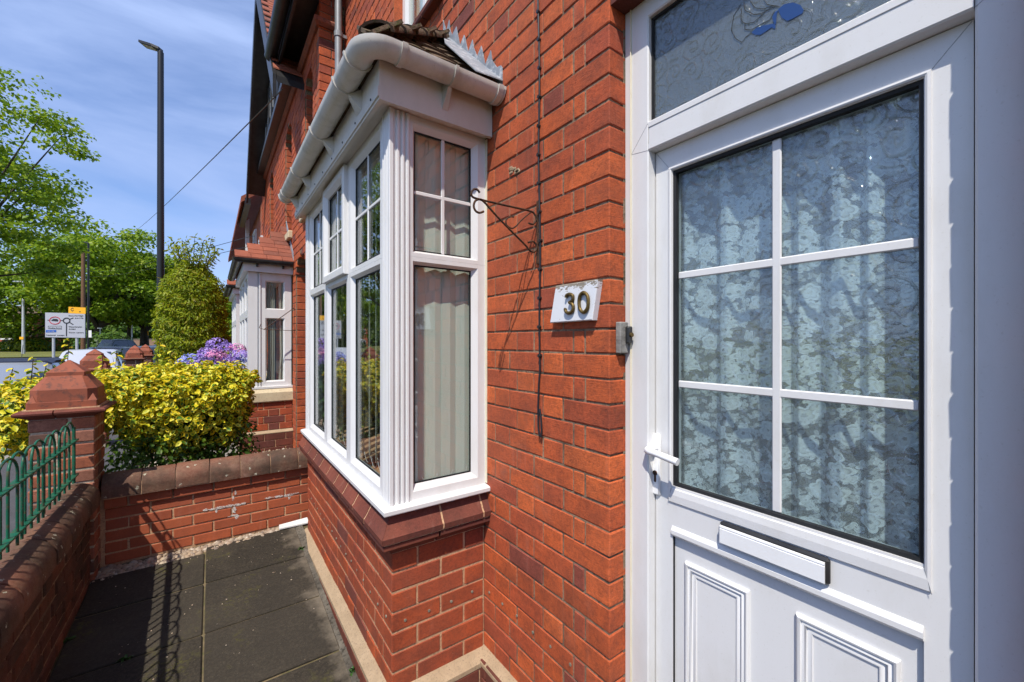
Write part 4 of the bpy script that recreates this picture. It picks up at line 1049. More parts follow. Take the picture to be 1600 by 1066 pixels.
# ------------------------------------------------------------------ brick gate pillar
PX, PY = -.738, 3.83
def make_pillar(label):
    t = thing('brick_pillar', (PX, PY, 0), label, 'pillar', 'brick pillars along the front boundary')
    hx = .142; m = MB(); m.box(PX - hx + .006, PX + hx - .006, PY - .146, PY + .146, -.3, 1.05); core = m.build('pillar_core', rough_mat('pale_mortar', (.52, .44, .34), (.36, .28, .20), 18, .95, .6, (.24, .18, .13), 80), t)
    h = .083
    for r in range(13):
        zb = -.03 + r * h + .006; zt = zb + h - .012; a, b = PX - hx, PX + hx; f, e = PY - .152, PY + .152
        if r % 2 == 0: fx = [(a, a + .165), (a + .176, b)]; 
        else: fx = [(a, a + .108), (a + .119, b)]
        for (p, q) in fx:
            place_brick(core, M_['brick_pier'], p, q, f, f + .1, zb, zt, jit=.003, b=.006); place_brick(core, M_['brick_pier'], p, q, e - .1, e, zb, zt, jit=.003, b=.006)
        place_brick(core, M_['brick_pier'], b - .1, b, f + .11, e - .11, zb, zt, jit=.003, b=.006); place_brick(core, M_['brick_pier'], a, a + .1, f + .11, e - .11, zb, zt, jit=.003, b=.006)
    def sq(hx_, hy_, z, ch=0.0):
        if ch == 0: return [(PX - hx_, PY - hy_, z), (PX + hx_, PY - hy_, z), (PX + hx_, PY + hy_, z), (PX - hx_, PY + hy_, z)]
        return [(PX - hx_ + ch, PY - hy_, z), (PX + hx_ - ch, PY - hy_, z), (PX + hx_, PY - hy_ + ch, z), (PX + hx_, PY + hy_ - ch, z), (PX + hx_ - ch, PY + hy_, z), (PX - hx_ + ch, PY + hy_, z), (PX - hx_, PY + hy_ - ch, z), (PX - hx_, PY - hy_ + ch, z)]
    for (xa, xb) in ((-1, -.03), (-.03, 1)):          # moulded corbel in two lengths
        m = MB(); prof = [(.140, 1.046), (.146, 1.055), (.168, 1.066), (.186, 1.072), (.196, 1.080), (.198, 1.090), (.190, 1.099), (.150, 1.103)]
        rings = []
        for hx_, z in prof:
            L0 = PX + max(-hx_, min(hx_, xa * 9)) if abs(xa) == 1 else PX + xa + .003 * (1 if xb == 1 else -1); L1 = PX + hx_ if xb == 1 else PX + xb - .003
            if xa == -1: L0 = PX - hx_
            rings.append([(L0, PY - hx_ - .006, z), (L1, PY - hx_ - .006, z), (L1, PY + hx_ + .006, z), (L0, PY + hx_ + .006, z)])
        m.loft(rings); m.build('corbel', M_['brick_dark'], t)
    m = MB(); hz_ = .152
    m.loft([sq(hz_, hz_, 1.108, .004), sq(hz_, hz_, 1.148, .004), sq(hz_ - .004, hz_ - .004, 1.150, .040), sq(hz_ - .006, hz_ - .006, 1.222, .040), sq(hz_ - .010, hz_ - .010, 1.228, .040), sq(.092, .092, 1.300, .018), sq(.086, .086, 1.303, .004), sq(.086, .086, 1.325, .004), sq(.004, .004, 1.398, .001)])
    for sx in (-1, 1):
        for sy in (-1, 1):
            c = (PX + sx * hz_, PY + sy * hz_); k = .044
            m.add([(c[0], c[1], 1.147), (c[0] - sx * k, c[1], 1.147), (c[0], c[1] - sy * k, 1.147), (c[0] - sx * k * .52, c[1] - sy * k * .52, 1.192)], [(0, 1, 3), (0, 2, 3), (1, 2, 3), (0, 1, 2)])
    m.build('cap', M_['terracotta'], t)
    m = MB(); m.box(PX - .165, PX + .165, PY - .165, PY + .165, 1.1, 1.109); m.build('cap_bed', M_['mortar'], t)
    return t
pillar = make_pillar('brick gate pillar with terracotta pyramid cap at the end of the green railing')
for (yy, xx, dz, lab) in ((5.05, -.70, .0, 'terracotta pillar cap half buried in the golden bush behind the nearest pillar'), (9.15, -.70, .02, 'distant brick pillar with pyramid cap just left of the tall black lamp post foot'), (11.5, -.74, .03, 'farthest brick pillar with pyramid cap below the clipped conifer')):
    tree_copy(pillar, (xx, yy, dz), 0, label=lab)

# ------------------------------------------------------------------ front boundary wall with coping and railing
WX = -.615; WC = -.668
wl_ = thing('boundary_wall', (WC, 2.5, 0), 'stained old brick front wall with half round coping under the green railing', 'wall')
m = MB(); m.box(-.722, WX - .006, -1.6, 3.676, -.5, .50); wc = m.build('wall_core', M_['mortar_mid'], wl_)
courses(wc, M_['brick_old'], 'y', WX, 1, 3.676, 2.0, -.20, 9, flemish, h=.0778, j=.011, depth=.1, jit=.004, b=.007)
a2 = MB(); courses(wc, M_['brick_old'], 'y', WX, 1, 2.0, -1.6, -.20, 9, flemish, h=.0778, j=.011, depth=.1, acc=a2)
courses(wc, M_['brick_old'], 'y', -.728, -1, 3.676, -1.6, -.20, 9, flemish, h=.0778, j=.011, depth=.1, acc=a2); a2.build('brickwork', M_['brick_old'], wc, kind='stuff')
y = 3.67
while y > -1.5:
    L = .218 + (R() - .5) * .03; m = MB(); dz = (R() - .5) * .012; dx = (R() - .5) * .008
    pr = cope_profile(.100 + (R() - .5) * .006, .492 + dz, .05)
    m.loft([[(WC + dx + o * k, y - e, z if k == 1 else .49 + (z - .49) * .97) for o, z in pr] for e, k in ((0, .96), (.012, 1), (L - .012, 1), (L, .96))])
    m.build('coping_brick', M_['coping'], wc, smooth=50); y -= L + .005
m = MB()
for k in range(60):                                  # crumbling pale pointing under the coping
    yy = 1.9 + k * .0295; w = .012 + R() * .022
    if R() < .25: continue
    m.cbox(WX - .01, WX + .010 + R() * .010, yy, yy + w, .468 + R() * .012, .490 + R() * .012, .004)
m.build('pointing', rough_mat('pale_pointing', (.46, .33, .27), (.30, .20, .16), 30, .95, .6), wc)

rl = thing('green_railing', (-.67, 2.6, .66), 'green painted hoop top iron railing standing on the front wall coping', 'railing')
RX = -.672; ZB, ZT2, ZH = .706, .918, .965
for z in (ZB, ZT2):
    m = MB(); m.cbox(RX - .016, RX + .016, .2, 3.625, z - .005, z + .005, .002); m.build('rail', M_['green_paint'], rl)
hp = .135; hw = hp * .75
hm = MB(); pts = [(0, -hw, .655 - ZB), (0, -hw, ZT2 - ZB + .03)] + [(0, -hw * math.cos(t), ZH - ZB + (.075 * math.sin(t))) for t in np.linspace(.0, math.pi, 13)] + [(0, hw, ZT2 - ZB + .03), (0, hw, .655 - ZB)]
hm.tube(pts, .0054, 8); hme = hm.mesh('hoop', M_['green_paint'], 60)
yy = 3.50; k = 0
while yy > .4:
    o = link('hoop', hme, rl); o.location = (RX + (.004 if k % 2 else -.004), yy, ZB); o.rotation_euler = ((R() - .5) * .02, 0, (R() - .5) * .05); yy -= hp; k += 1
m = MB(); m.tube([(RX, 3.59, .66), (RX, 3.59, 1.0)], .007, 8); m.build('end_bar', M_['green_paint'], rl)

# ------------------------------------------------------------------ foliage helpers
OVAL_V = np.array([(.5, 0, -.13), (0, 0, 0), (.28, .25, .03), (.66, .27, .05), (1, 0, -.12), (.66, -.27, .05), (.28, -.25, .03)]); OVAL_F = [(0, 1, 2), (0, 2, 3), (0, 3, 4), (0, 4, 5), (0, 5, 6), (0, 6, 1)]
CARD_V = np.array([(0, 0, 0), (.5, .42, .05), (1, 0, -.08), (.5, -.42, .05)]); CARD_F = [(0, 1, 2), (0, 2, 3)]
LONG_V = np.array([(0, 0, 0), (.45, .17, .03), (1, 0, -.18), (.45, -.17, .03)])
def foliage(name, P, D, size, mat, parent, tmpl='card', seed=0, up=.4, rnd_=.6, **props):
    rg = np.random.default_rng(seed); n = len(P)
    V, F = (OVAL_V, OVAL_F) if tmpl == 'oval' else ((CARD_V, CARD_F) if tmpl == 'card' else (LONG_V, CARD_F))
    nrm = D * (1 - up) + np.array([0, 0, up]) + rg.normal(0, rnd_ * .5, (n, 3)); nrm /= np.linalg.norm(nrm, axis=1)[:, None] + 1e-9
    t = D + rg.normal(0, .8, (n, 3)); t -= nrm * (t * nrm).sum(1)[:, None]; t /= np.linalg.norm(t, axis=1)[:, None] + 1e-9
    b = np.cross(nrm, t); sz = np.asarray(size)[:, None, None] if np.ndim(size) else size
    co = P[:, None, :] + sz * (V[None, :, 0, None] * t[:, None, :] + V[None, :, 1, None] * b[:, None, :] + V[None, :, 2, None] * nrm[:, None, :])
    k = len(V); co = co.reshape(-1, 3)
    fa_ = (np.array(F)[None] + (np.arange(n) * k)[:, None, None]).reshape(-1, 3)
    me = bpy.data.meshes.new(name); me.vertices.add(len(co)); me.vertices.foreach_set('co', co.ravel().astype(np.float32))
    me.loops.add(fa_.size); me.loops.foreach_set('vertex_index', fa_.ravel().astype(np.int32))
    me.polygons.add(len(fa_)); me.polygons.foreach_set('loop_start', (np.arange(len(fa_)) * 3).astype(np.int32))
    me.update(calc_edges=True)
    if tmpl == 'oval':
        at = me.attributes.new('rim', 'FLOAT', 'POINT'); at.data.foreach_set('value', np.tile(np.array([0., 1, 1, 1, 1, 1, 1], np.float32), n))
    me.materials.append(mat); me.shade_smooth()
    return link(name, me, parent, **props)
def shell(rg, n, c, r, lo=.75, p=2.6):
    d = rg.normal(size=(n, 3)); d /= np.linalg.norm(d, axis=1)[:, None]
    k = (np.abs(d) ** p).sum(1) ** (-1 / p)
    rad = lo + (1 - lo) * rg.random(n) ** .6
    bumpy = 1 + .09 * np.sin(d[:, 0] * 9 + c[0] * 3) * np.cos(d[:, 2] * 8 + d[:, 1] * 7)
    return np.array(c) + d * (k * rad * bumpy)[:, None] * np.array(r), d

# ------------------------------------------------------------------ golden variegated bush
gb = thing('golden_bush', (-.2, 4.5, .1), 'dense golden variegated bush spilling over the low cross wall and around the pillar', 'bush')
rg = np.random.default_rng(11)
PP, DD = [], []
for c, r, n in (((-.16, 4.52, .94), (.44, .46, .35), 5600), ((-.42, 4.45, 1.08), (.30, .36, .24), 1800), ((.10, 4.45, 1.12), (.20, .26, .15), 1200), ((-1.00, 4.46, .98), (.27, .34, .27), 2200), ((-.75, 4.5, 1.05), (.24, .30, .22), 1500)):
    p, d_ = shell(rg, n, c, r); PP.append(p); DD.append(d_)
    for q in range(n // 130):                         # shoots that break the outline
        d1 = rg.normal(size=3); d1[2] = abs(d1[2]) * .8 - .15; d1[1] -= .3; d1 /= np.linalg.norm(d1)
        k_ = (np.abs(d1) ** 2.6).sum() ** (-1 / 2.6); cc = np.array(c) + d1 * k_ * np.array(r) * 1.03; s_ = rg.uniform(.045, .085); nn = 46
        d2 = rg.normal(size=(nn, 3)); d2 /= np.linalg.norm(d2, axis=1)[:, None]; PP.append(cc + d2 * s_ * (rg.random(nn) ** .4)[:, None]); DD.append(d2 * .7 + d1 * .5)
P_, D_ = np.vstack(PP), np.vstack(DD)
foliage('foliage', P_, D_, rg.uniform(.030, .058, len(P_)), M_['leaf_gold'], gb, 'oval', 2, .35, .8, kind='stuff')
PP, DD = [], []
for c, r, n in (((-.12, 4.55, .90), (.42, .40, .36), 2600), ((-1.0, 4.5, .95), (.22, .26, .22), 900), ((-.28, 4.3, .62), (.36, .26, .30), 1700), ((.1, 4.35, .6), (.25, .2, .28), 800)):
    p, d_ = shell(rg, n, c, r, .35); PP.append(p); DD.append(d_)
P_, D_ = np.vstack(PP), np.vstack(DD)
foliage('shade_foliage', P_, D_, rg.uniform(.03, .05, len(P_)), M_['leaf_dark'], gb, 'oval', 3, .2, .9, kind='stuff')  # dark leaf colour stands in for the shade inside and under the bush
m = MB(); tips = []
sprigs = [(108, 528, 590, 4.5), (52, 558, 600, 4.3), (72, 572, 610, 4.2), (182, 548, 590, 4.6), (250, 530, 585, 4.8), (268, 548, 590, 4.8), (388, 596, 610, 4.5), (20, 575, 620, 4.4), (160, 556, 590, 4.6), (345, 572, 605, 4.5), (385, 606, 618, 4.4), (300, 556, 590, 4.7), (15, 648, 670, 4.3), (45, 672, 650, 4.2)]
PP, DD = [], []
for (u, v0, v1, yy) in sprigs:
    a = AY(u - 4, v1, yy); b = AY(u, v0, yy); m.tube([a, (a + b) / 2 + Vector((R() - .5, 0, 0)) * .02, b], .0025, 5)
    nl = 13
    for k in range(nl):
        f = k / (nl - 1); q = a.lerp(b, f); ang = k * 2.4; d_ = np.array([math.cos(ang), math.sin(ang), .35]); PP.append(np.array(q)); DD.append(d_)
P_, D_ = np.array(PP), np.array(DD)
foliage('sprig_leaves', P_, D_, np.full(len(P_), .048), M_['leaf_gold'], gb, 'oval', 5, .55, .3, kind='stuff')
for k in range(7):
    x0 = -.55 + k * .13; m.tube([(x0 * .6, 4.45, .1), (x0 * .9, 4.4 + R() * .1, .45), (x0, 4.35 + R() * .2, .85)], [.014, .010, .005], 6)
m.build('stem', M_['bark'], gb)

# ------------------------------------------------------------------ neighbour's garden
sheet('garden_soil', M_['soil'], -.66, .85, 3.94, 8.6, .13, .17)
pebbles('gravel', 5200, lambda g: (-.62 + g.random() * 1.46, 3.98 + g.random() ** 1.3 * 4.2), lambda x, y: .136 + .0085 * (y - 3.94), .016, 'pale gravel covering the neighbouring front garden', seed=9)
for k, (x, y, w, l) in enumerate(((.10, 5.6, .30, .46), (.12, 6.12, .28, .44), (.11, 6.65, .30, .46), (.13, 7.2, .30, .46))):
    m = MB(); m.cbox(x - w / 2, x + w / 2, y - l / 2, y + l / 2, .13, .185, .008)
    m.build('stepping_slab', M_['concrete'], loc=(x, y, .13), label=['weathered stepping slab nearest the cross wall in the gravel garden', 'second weathered stepping slab from the cross wall in the gravel', 'third weathered stepping slab beside the neighbouring bay', 'last weathered stepping slab before the far garden wall'][k], category='slab', group='stepping slabs in the gravel')
fw2 = thing('far_garden_wall', (0, 8.6, 0), 'low brick wall with pale coping beyond the neighbouring gravel garden', 'wall')
m = MB(); m.box(-.66, .34, 8.606, 8.70, 0, .50); c2 = m.build('wall_core', M_['mortar'], fw2)
courses(c2, M_['brick_garden'], 'x', 8.6, -1, .34, -.66, .10, 5, stretcher, h=.08, depth=.1)
for k in range(5):
    m = MB(); m.cbox(.34 - (k + 1) * .2 + .004, .34 - k * .2 - .004, 8.57, 8.73, .505, .63, .012); m.build('coping_block', M_['concrete'], c2)

# ------------------------------------------------------------------ neighbouring house
NX = .85; NY = 4.40
nh = thing('neighbour_house', (1.5, 7, 0), 'next brick house with black gutters, black and white gable and tiled white bay', 'house')
def arch(y0, y1, zb, zs, zt):
    c = (y0 + y1) / 2; hw_ = (y1 - y0) / 2; rise = zt - zs
    def f(z):
        if z < zb or z > zt: return None
        if z <= zs: return (y0, y1)
        k = math.sqrt(max(0, 1 - ((z - zs) / rise) ** 2)); return (c - hw_ * k, c + hw_ * k)
    return f
AR = [(5.05, 5.78, .15, 2.27, 2.56), (4.70, 5.15, 2.95, 4.22, 4.44), (6.08, 6.68, 2.95, 4.22, 4.46), (8.05, 8.62, 2.95, 4.22, 4.46)]
ops = [arch(*a) for a in AR]
m = MB(); bkx = NX + .006
def arch_wall(m, y0, y1, arcs, z0, z1):
    """backing slab x=[bkx,bkx+.12] for y0..y1, z0..z1 with arched holes (arcs sorted, each full inside)"""
    y = y0
    for (a0, a1, zb, zs, zt) in arcs:
        m.box(bkx, bkx + .14, y, a0, z0, z1)
        if zb > z0: m.box(bkx, bkx + .14, a0, a1, z0, zb)
        c = (a0 + a1) / 2; hw_ = (a1 - a0) / 2; n = 10
        for k in range(n):
            t0 = math.pi * k / n; t1 = math.pi * (k + 1) / n
            p0 = (c - hw_ * math.cos(t0), zs + (zt - zs) * math.sin(t0)); p1 = (c - hw_ * math.cos(t1), zs + (zt - zs) * math.sin(t1))
            m.loft([[(bkx, p0[0], p0[1]), (bkx, p1[0], p1[1]), (bkx, p1[0], z1), (bkx, p0[0], z1)], [(bkx + .14, p0[0], p0[1]), (bkx + .14, p1[0], p1[1]), (bkx + .14, p1[0], z1), (bkx + .14, p0[0], z1)]])
        y = a1
    m.box(bkx, bkx + .14, y, y1, z0, z1)
arch_wall(m, NY + .008, 10.0, [AR[0]], -.2, 2.9); arch_wall(m, NY + .008, 10.0, [AR[1], AR[2], AR[3]], 2.9, 4.9)
m.box(bkx + .14, 3, NY + .006, NY + .12, -.2, 4.9)
nw = m.build('front_wall', M_['mortar_dark'], nh)
acc = MB()
# return face seen from the path, one object per brick
courses(nw, M_['brick'], 'x', NY, -1, NX, FX - .01, .10 + 38 * CH, 20, flemish, h=CH, depth=.12)
courses(nw, M_['brick'], 'x', NY, -1, NX, FX - .01, .10, 38, flemish, h=CH, acc=acc, depth=.12)
courses(nw, M_['brick'], 'y', NX, -1, NY + .125, 6.0, .10 + 4 * CH, 26, flemish, h=CH, opens=ops)
courses(nw, M_['brick'], 'y', NX, -1, NY + .125, 6.0, .10, 4, flemish, h=CH, opens=ops, acc=acc)
courses(nw, M_['brick'], 'y', NX, -1, NY + .125, 10.0, .10 + 30 * CH, 25, flemish, h=CH, opens=ops, acc=acc)
courses(nw, M_['brick'], 'y', NX, -1, 7.95, 10.0, .10, 30, flemish, h=CH, opens=ops, acc=acc)
acc.build('brickwork', M_['brick'], nw, kind='stuff')
for (y0, y1, zb, zs, zt) in AR:                      # recesses
    m = MB(); dp_ = .30 if zb > 1 else .5
    m.box(NX + .012, NX + dp_ + .02, y1 - .006, y1 + .02, zb, zt); m.box(NX + .012, NX + dp_ + .02, y0 - .02, y0 + .006, zb, zt)
    m.build('reveal', M_['mortar_mid'], nw)
    racc = MB(); courses(nw, M_['brick'], 'x', y1 - .012, -1, NX + .012, NX + dp_ + .02, .10 + CH * math.ceil((zb - .10) / CH), int((zs - zb) / CH) + 1, stretcher, h=CH, depth=.03, acc=racc); racc.build('reveal_bricks', M_['brick'], nw, kind='stuff')
    if zb > 1:
        m = MB(); m.ring('y', NX + .22, -1, (y0, y1, zb, zt), [(0, -.05), (0, 0), (.05, 0), (.06, -.03)]); w = m.build('window', M_['pvc'], nh)
        pane(w, 'y', NX + .24, (y0 + .06, y1 - .06, zb + .06, zt - .06), gasket=False)
        m = MB(); m.box(NX + .29, NX + .30, y0, y1, zb, zt); m.build('curtain', M_['curtain'], w)
        m = MB(); m.cbox(NX - .05, NX + .2, y0 - .06, y1 + .06, zb - .1, zb - .002, .01); m.build('sill', M_['stone'], w)
    else:
        m = MB(); m.box(NX + .5, NX + .55, y0, y1, zb, zt); m.build('door', plain('dark_door', (.03, .03, .035), .4), nh)
        m = MB(); m.box(NX - .02, NX + .6, y0, y1, .0, .15); m.build('doorstep', M_['stone'], nh)
# terracotta string course
sc2 = [(-.02, 4.60), (.02, 4.60), (.045, 4.625), (.05, 4.65), (.04, 4.672), (-.02, 4.675)]
m = MB(); m.sweep(sc2, 'y', NX, -1, NY, 10.0, -1, 0); m.sweep(sc2, 'x', NY, -1, NX, FX - .01, -1, 0); m.build('string_course', M_['terracotta'], nh)
# eaves with black gutter, near end
m = MB(); m.box(.62, NX, 4.22, 5.5, 4.83, 4.86); m.box(.62, .645, 4.22, 5.5, 4.68, 4.83); ev = m.build('eaves', M_['black_plastic'], nh)
GZs = GZ; GZ = 4.80
m = half_round([(.555, 5.52), (.555, 4.18)], 1, r=.064); m.build('gutter', M_['black_plastic'], ev, smooth=40); GZ = GZs
# gable: tiled slopes, bargeboards, half-timbered face
gy0, gy1, gz0, apy, apz = 5.25, 9.35, 4.50, 7.30, 6.95
def slope_pt(t, near=True): return (gy0 + (apy - gy0) * t, gz0 + (apz - gz0) * t) if near else (gy1 + (apy - gy1) * t, gz0 + (apz - gz0) * t)
acc = MB(); nr_ = 31
for near in (True, False):
    for r in range(nr_):
        y0, z0 = slope_pt(r / nr_, near); y1, z1 = slope_pt((r + 1.35) / nr_, near)
        x = .556 + (.08 if r % 2 else 0)
        while x < 2.6:
            acc.add([(x, y0, z0 + .045), (x + .16, y0, z0 + .045), (x + .16, y1, z1 + .028), (x, y1, z1 + .028), (x, y0, z0 + .028), (x + .16, y0, z0 + .028), (x + .16, y1, z1 + .012), (x, y1, z1 + .012)], [(0, 1, 2, 3), (4, 7, 6, 5), (0, 4, 5, 1), (1, 5, 6, 2), (2, 6, 7, 3), (3, 7, 4, 0)]); x += .164
acc.build('roof_tiles', M_['tile_red'], nh, kind='stuff')
for near in (True, False):
    a, b = slope_pt(-.04, near), slope_pt(1.0, near); m = MB()
    m.add([(x, p[0], p[1] + dz) for x in (.54, .575) for p, dz in ((a, -.24), (b, -.30), (b, .02), (a, .02))], [(0, 1, 2, 3), (4, 7, 6, 5), (0, 4, 5, 1), (1, 5, 6, 2), (2, 6, 7, 3), (3, 7, 4, 0)])
    m.add([(x, p[0], p[1] + dz) for x in (.58, .86) for p, dz in ((a, -.06), (b, -.06), (b, .012), (a, .012))], [(0, 1, 2, 3), (4, 7, 6, 5), (0, 4, 5, 1), (1, 5, 6, 2), (2, 6, 7, 3), (3, 7, 4, 0)])
    m.build('bargeboard', M_['black_plastic'], nh)
m = MB(); m.loft([[(x, 5.5, 4.70), (x, 9.1, 4.70), (x, apy, 6.75)] for x in (.80, .90)]); gf = m.build('gable_face', M_['paint'], nh)
for k in range(9):
    y = 5.75 + k * .39; zt = 4.70 + (6.75 - 4.70) * (1 - abs(y - apy) / 1.8) - .08
    if zt > 4.9:
        m = MB(); m.box(.775, .802, y - .055, y + .055, 4.72, zt); m.build('timber', M_['black_plastic'], gf)
        m = MB(); m.tube([(.785, y - .19, 4.78), (.785, y - .10, 4.95), (.785, y - .19, min(5.2, zt))], .03, 6); m.build('timber_brace', M_['black_plastic'], gf)
m = MB(); m.box(.70, .86, 5.45, 9.15, 4.66, 4.74); m.build('bressummer', M_['black_plastic'], gf)
m = MB(); m.box(NX + .15, 5, 9.9, 10, -.2, 4.9); m.box(4.9, 5, NY, 10, -.2, 7); m.build('rear_wall', M_['brick'], nh)
m = MB(); m.loft([[(NX - .25, y, 4.87), (5, y, 8.4), (5, y, 8.5), (NX - .25, y, 4.95)] for y in (4.2, 5.3)]); m.loft([[(NX - .25, y, 4.87), (5, y, 8.4), (5, y, 8.5), (NX - .25, y, 4.95)] for y in (9.3, 10)]); m.build('roof', M_['tile_red'], nh)
# white chimney-like bracket stone (kneeler) above the neighbouring bay roof

def tiled_bay(parent, by, ye, detail=True):
    bx = .345
    m = MB(); m.box(bx + .006, NX, by + .006, ye, .0, .76); m.box(bx - .044, NX, by - .044, ye, -.1, .375); core = m.build('bay_base', M_['mortar'], parent)
    if detail:
        courses(core, M_['brick_bay'], 'x', by, -1, bx, NX, .402, 4, flemish, h=.088)
        courses(core, M_['brick_bay'], 'y', bx, -1, by + .11, ye, .402, 4, flemish, h=.088)
        courses(core, M_['brick_dark'], 'x', by - .05, -1, bx - .05, NX, .11, 3, stretcher, h=.088)
        courses(core, M_['brick_dark'], 'y', bx - .05, -1, by + .06, ye, .11, 3, stretcher, h=.088)
    pr = [(0, .37), (0, .402), (.012, .40), (.052, .378), (.052, .37)]
    m = MB(); m.sweep(pr, 'y', bx, -1, by, ye, -1, 0); m.sweep(pr, 'x', by, -1, bx, NX, -1, 0); m.build('plinth_band', M_['cement'], core)
    m = MB(); pr = [(-.05, .76), (.025, .76), (.03, .77), (.03, .875), (-.01, .925), (-.05, .925)]
    m.sweep(pr, 'y', bx, -1, by, ye, -1, 0); m.sweep(pr, 'x', by, -1, bx, NX, -1, 0); m.build('stone_sill', M_['stone'], core)
    fx, fy = bx + .02, by + .03; m = MB()
    pl = [(0, -.05), (0, 0), (.05, 0), (.06, -.02), (.06, -.03)]
    m.box(fx, fx + .10, fy, fy + .09, .93, 2.37); m.cbox(fx + .115, fx + .135, fy - .012, fy + .04, .93, 2.37, .003); m.box(fx + .1, fx + .115, fy + .02, fy + .07, .93, 2.37)
    m.ring('x', fy, -1, (fx + .135, NX - .005, .93, 1.865), pl, (1, 1.6, 1.55, 1.1)); m.ring('x', fy, -1, (fx + .135, NX - .005, 1.865, 2.37), pl, (1, 1.6, 1.1, 1.8))
    n = 3; L = (ye - fy - .09) / n
    for i in range(n):
        ya = fy + .09 + i * L
        m.ring('y', fx, -1, (ya, ya + L, .93, 1.865), pl); m.ring('y', fx, -1, (ya, ya + L, 1.865, 2.37), pl)
    w = m.build('bay_window', M_['pvc'], parent)
    m = MB(); m.sweep([(-.02, .925), (.03, .925), (.03, .95), (-.02, .955)], 'y', fx, -1, fy, ye, -1, 0); m.sweep([(-.02, .925), (.03, .925), (.03, .95), (-.02, .955)], 'x', fy, -1, fx, NX, -1, 0); m.build('sill', M_['pvc'], w)
    pane(w, 'x', fy + .03, (fx + .195, NX - .10, 1.02, 1.80), gasket=False); pane(w, 'x', fy + .03, (fx + .195, NX - .10, 1.93, 2.265), gasket=False)
    for i in range(n):
        ya = fy + .09 + i * L
        pane(w, 'y', fx + .03, (ya + .06, ya + L - .06, .99, 1.81), gasket=False); pane(w, 'y', fx + .03, (ya + .06, ya + L - .06, 1.925, 2.31), gasket=False)
    for (ca, cb_) in ((fx + .20, .09), (fx + .33, .12)):
        m = MB(); V = []; nn = 40
        for i in range(nn + 1):
            f = i / nn; wv = .012 * math.sin(f * 24)
            V += [(ca + cb_ * f, fy + .065 + wv, 2.33), (ca + cb_ * f * .8 + .02, fy + .065 + wv, 1.35), (ca + cb_ * f, fy + .07 + wv, .95)]
        m.v = V; m.f = [(3 * i + q, 3 * i + 3 + q, 3 * i + 4 + q, 3 * i + 1 + q) for i in range(nn) for q in (0, 1)]; m.build('curtain', M_['curtain'], w, smooth=60)
    m = MB(); m.box(NX - .01, NX - .004, fy, ye, .9, 2.4); m.box(fx + .05, NX, fy + .03, ye, .90, .92); m.build('room_back', M_['hall'], w)
    m = MB(); m.box(bx - .03, NX, by - .03, ye + .03, 2.372, 2.48); fs_ = m.build('fascia', M_['pvc'], parent)
    global GZ
    g0 = GZ; GZ = 2.515
    m = half_round([(bx - .085, ye + .03), (bx - .085, by - .085), (NX - .01, by - .085)], 1, r=.052); gu = m.build('gutter', M_['black_plastic'], fs_, smooth=40); GZ = g0
    for xx in (bx + .1, bx + .38):
        m = MB(); m.cbox(xx, xx + .025, by - .06, by - .03, 2.43, 2.49, .004); m.build('gutter_bracket', M_['black_plastic'], fs_)
    m = MB(); rx, ry, rz = bx - .10, by - .10, 2.515; run_ = NX - rx; tp = math.tan(math.radians(42)); hz2 = run_ * tp
    m.add([(rx, ry, rz), (NX, ry, rz), (NX, ry + run_, rz + hz2), (rx, ye + .1, rz), (NX, ye + .1, rz), (NX, ye + .1 - run_, rz + hz2)], [(0, 1, 2), (0, 2, 5, 3), (3, 5, 4), (0, 3, 4, 1), (1, 4, 5, 2)])
    rf_ = m.build('bay_roof', M_['tile_red'], parent)
    gg = .092; k = 0
    while k * gg * .74 < run_ - .06:
        o_ = k * gg * .743; z = rz + o_ * tp + .018; x = rx + o_ + (.07 if k % 2 else 0) - .02
        while x < NX - .02:
            wd = min(.162, NX - .004 - x)
            if wd > .03:
                m = MB(); m.add([(x, ry + o_ - .01, z), (x + wd, ry + o_ - .01, z), (x + wd, ry + o_ + .10, z + .088), (x, ry + o_ + .10, z + .088), (x, ry + o_ - .01, z - .016), (x + wd, ry + o_ - .01, z - .016), (x + wd, ry + o_ + .10, z + .072), (x, ry + o_ + .10, z + .072)], [(0, 1, 2, 3), (4, 7, 6, 5), (0, 4, 5, 1), (1, 5, 6, 2), (2, 6, 7, 3), (3, 7, 4, 0)])
                m.build('tile', M_['tile_red'], rf_)
            x += .166
        k += 1
    m = MB(); m.loft([[(NX - .006, ry + q * run_, rz + .02 + q * hz2), (NX - .006, ry + q * run_ + .02, rz + .13 + q * hz2), (NX - .001, ry + q * run_ + .02, rz + .13 + q * hz2), (NX - .001, ry + q * run_, rz + .02 + q * hz2)] for q in np.linspace(0, 1, 5)])
    m.build('flashing', M_['lead'], rf_)
tiled_bay(nh, 6.0, 7.9)
# small wire bracket on the neighbouring wall
wb = thing('wire_bracket', (NX, 5.72, 1.6), 'thin wire plant bracket on the neighbouring wall beside the white bay', 'bracket')
m = MB(); m.tube([(NX, 5.86, 1.98), (NX, 5.86, 1.62)], .006, 6); m.tube([(NX, 5.86, 1.94), (NX - .33, 5.86, 1.66), (NX - .38, 5.86, 1.68), (NX - .36, 5.86, 1.73)], .005, 6); m.tube([(NX, 5.86, 1.65), (NX - .33, 5.86, 1.66)], .004, 6); m.build('bracket_arm', M_['iron'], wb)

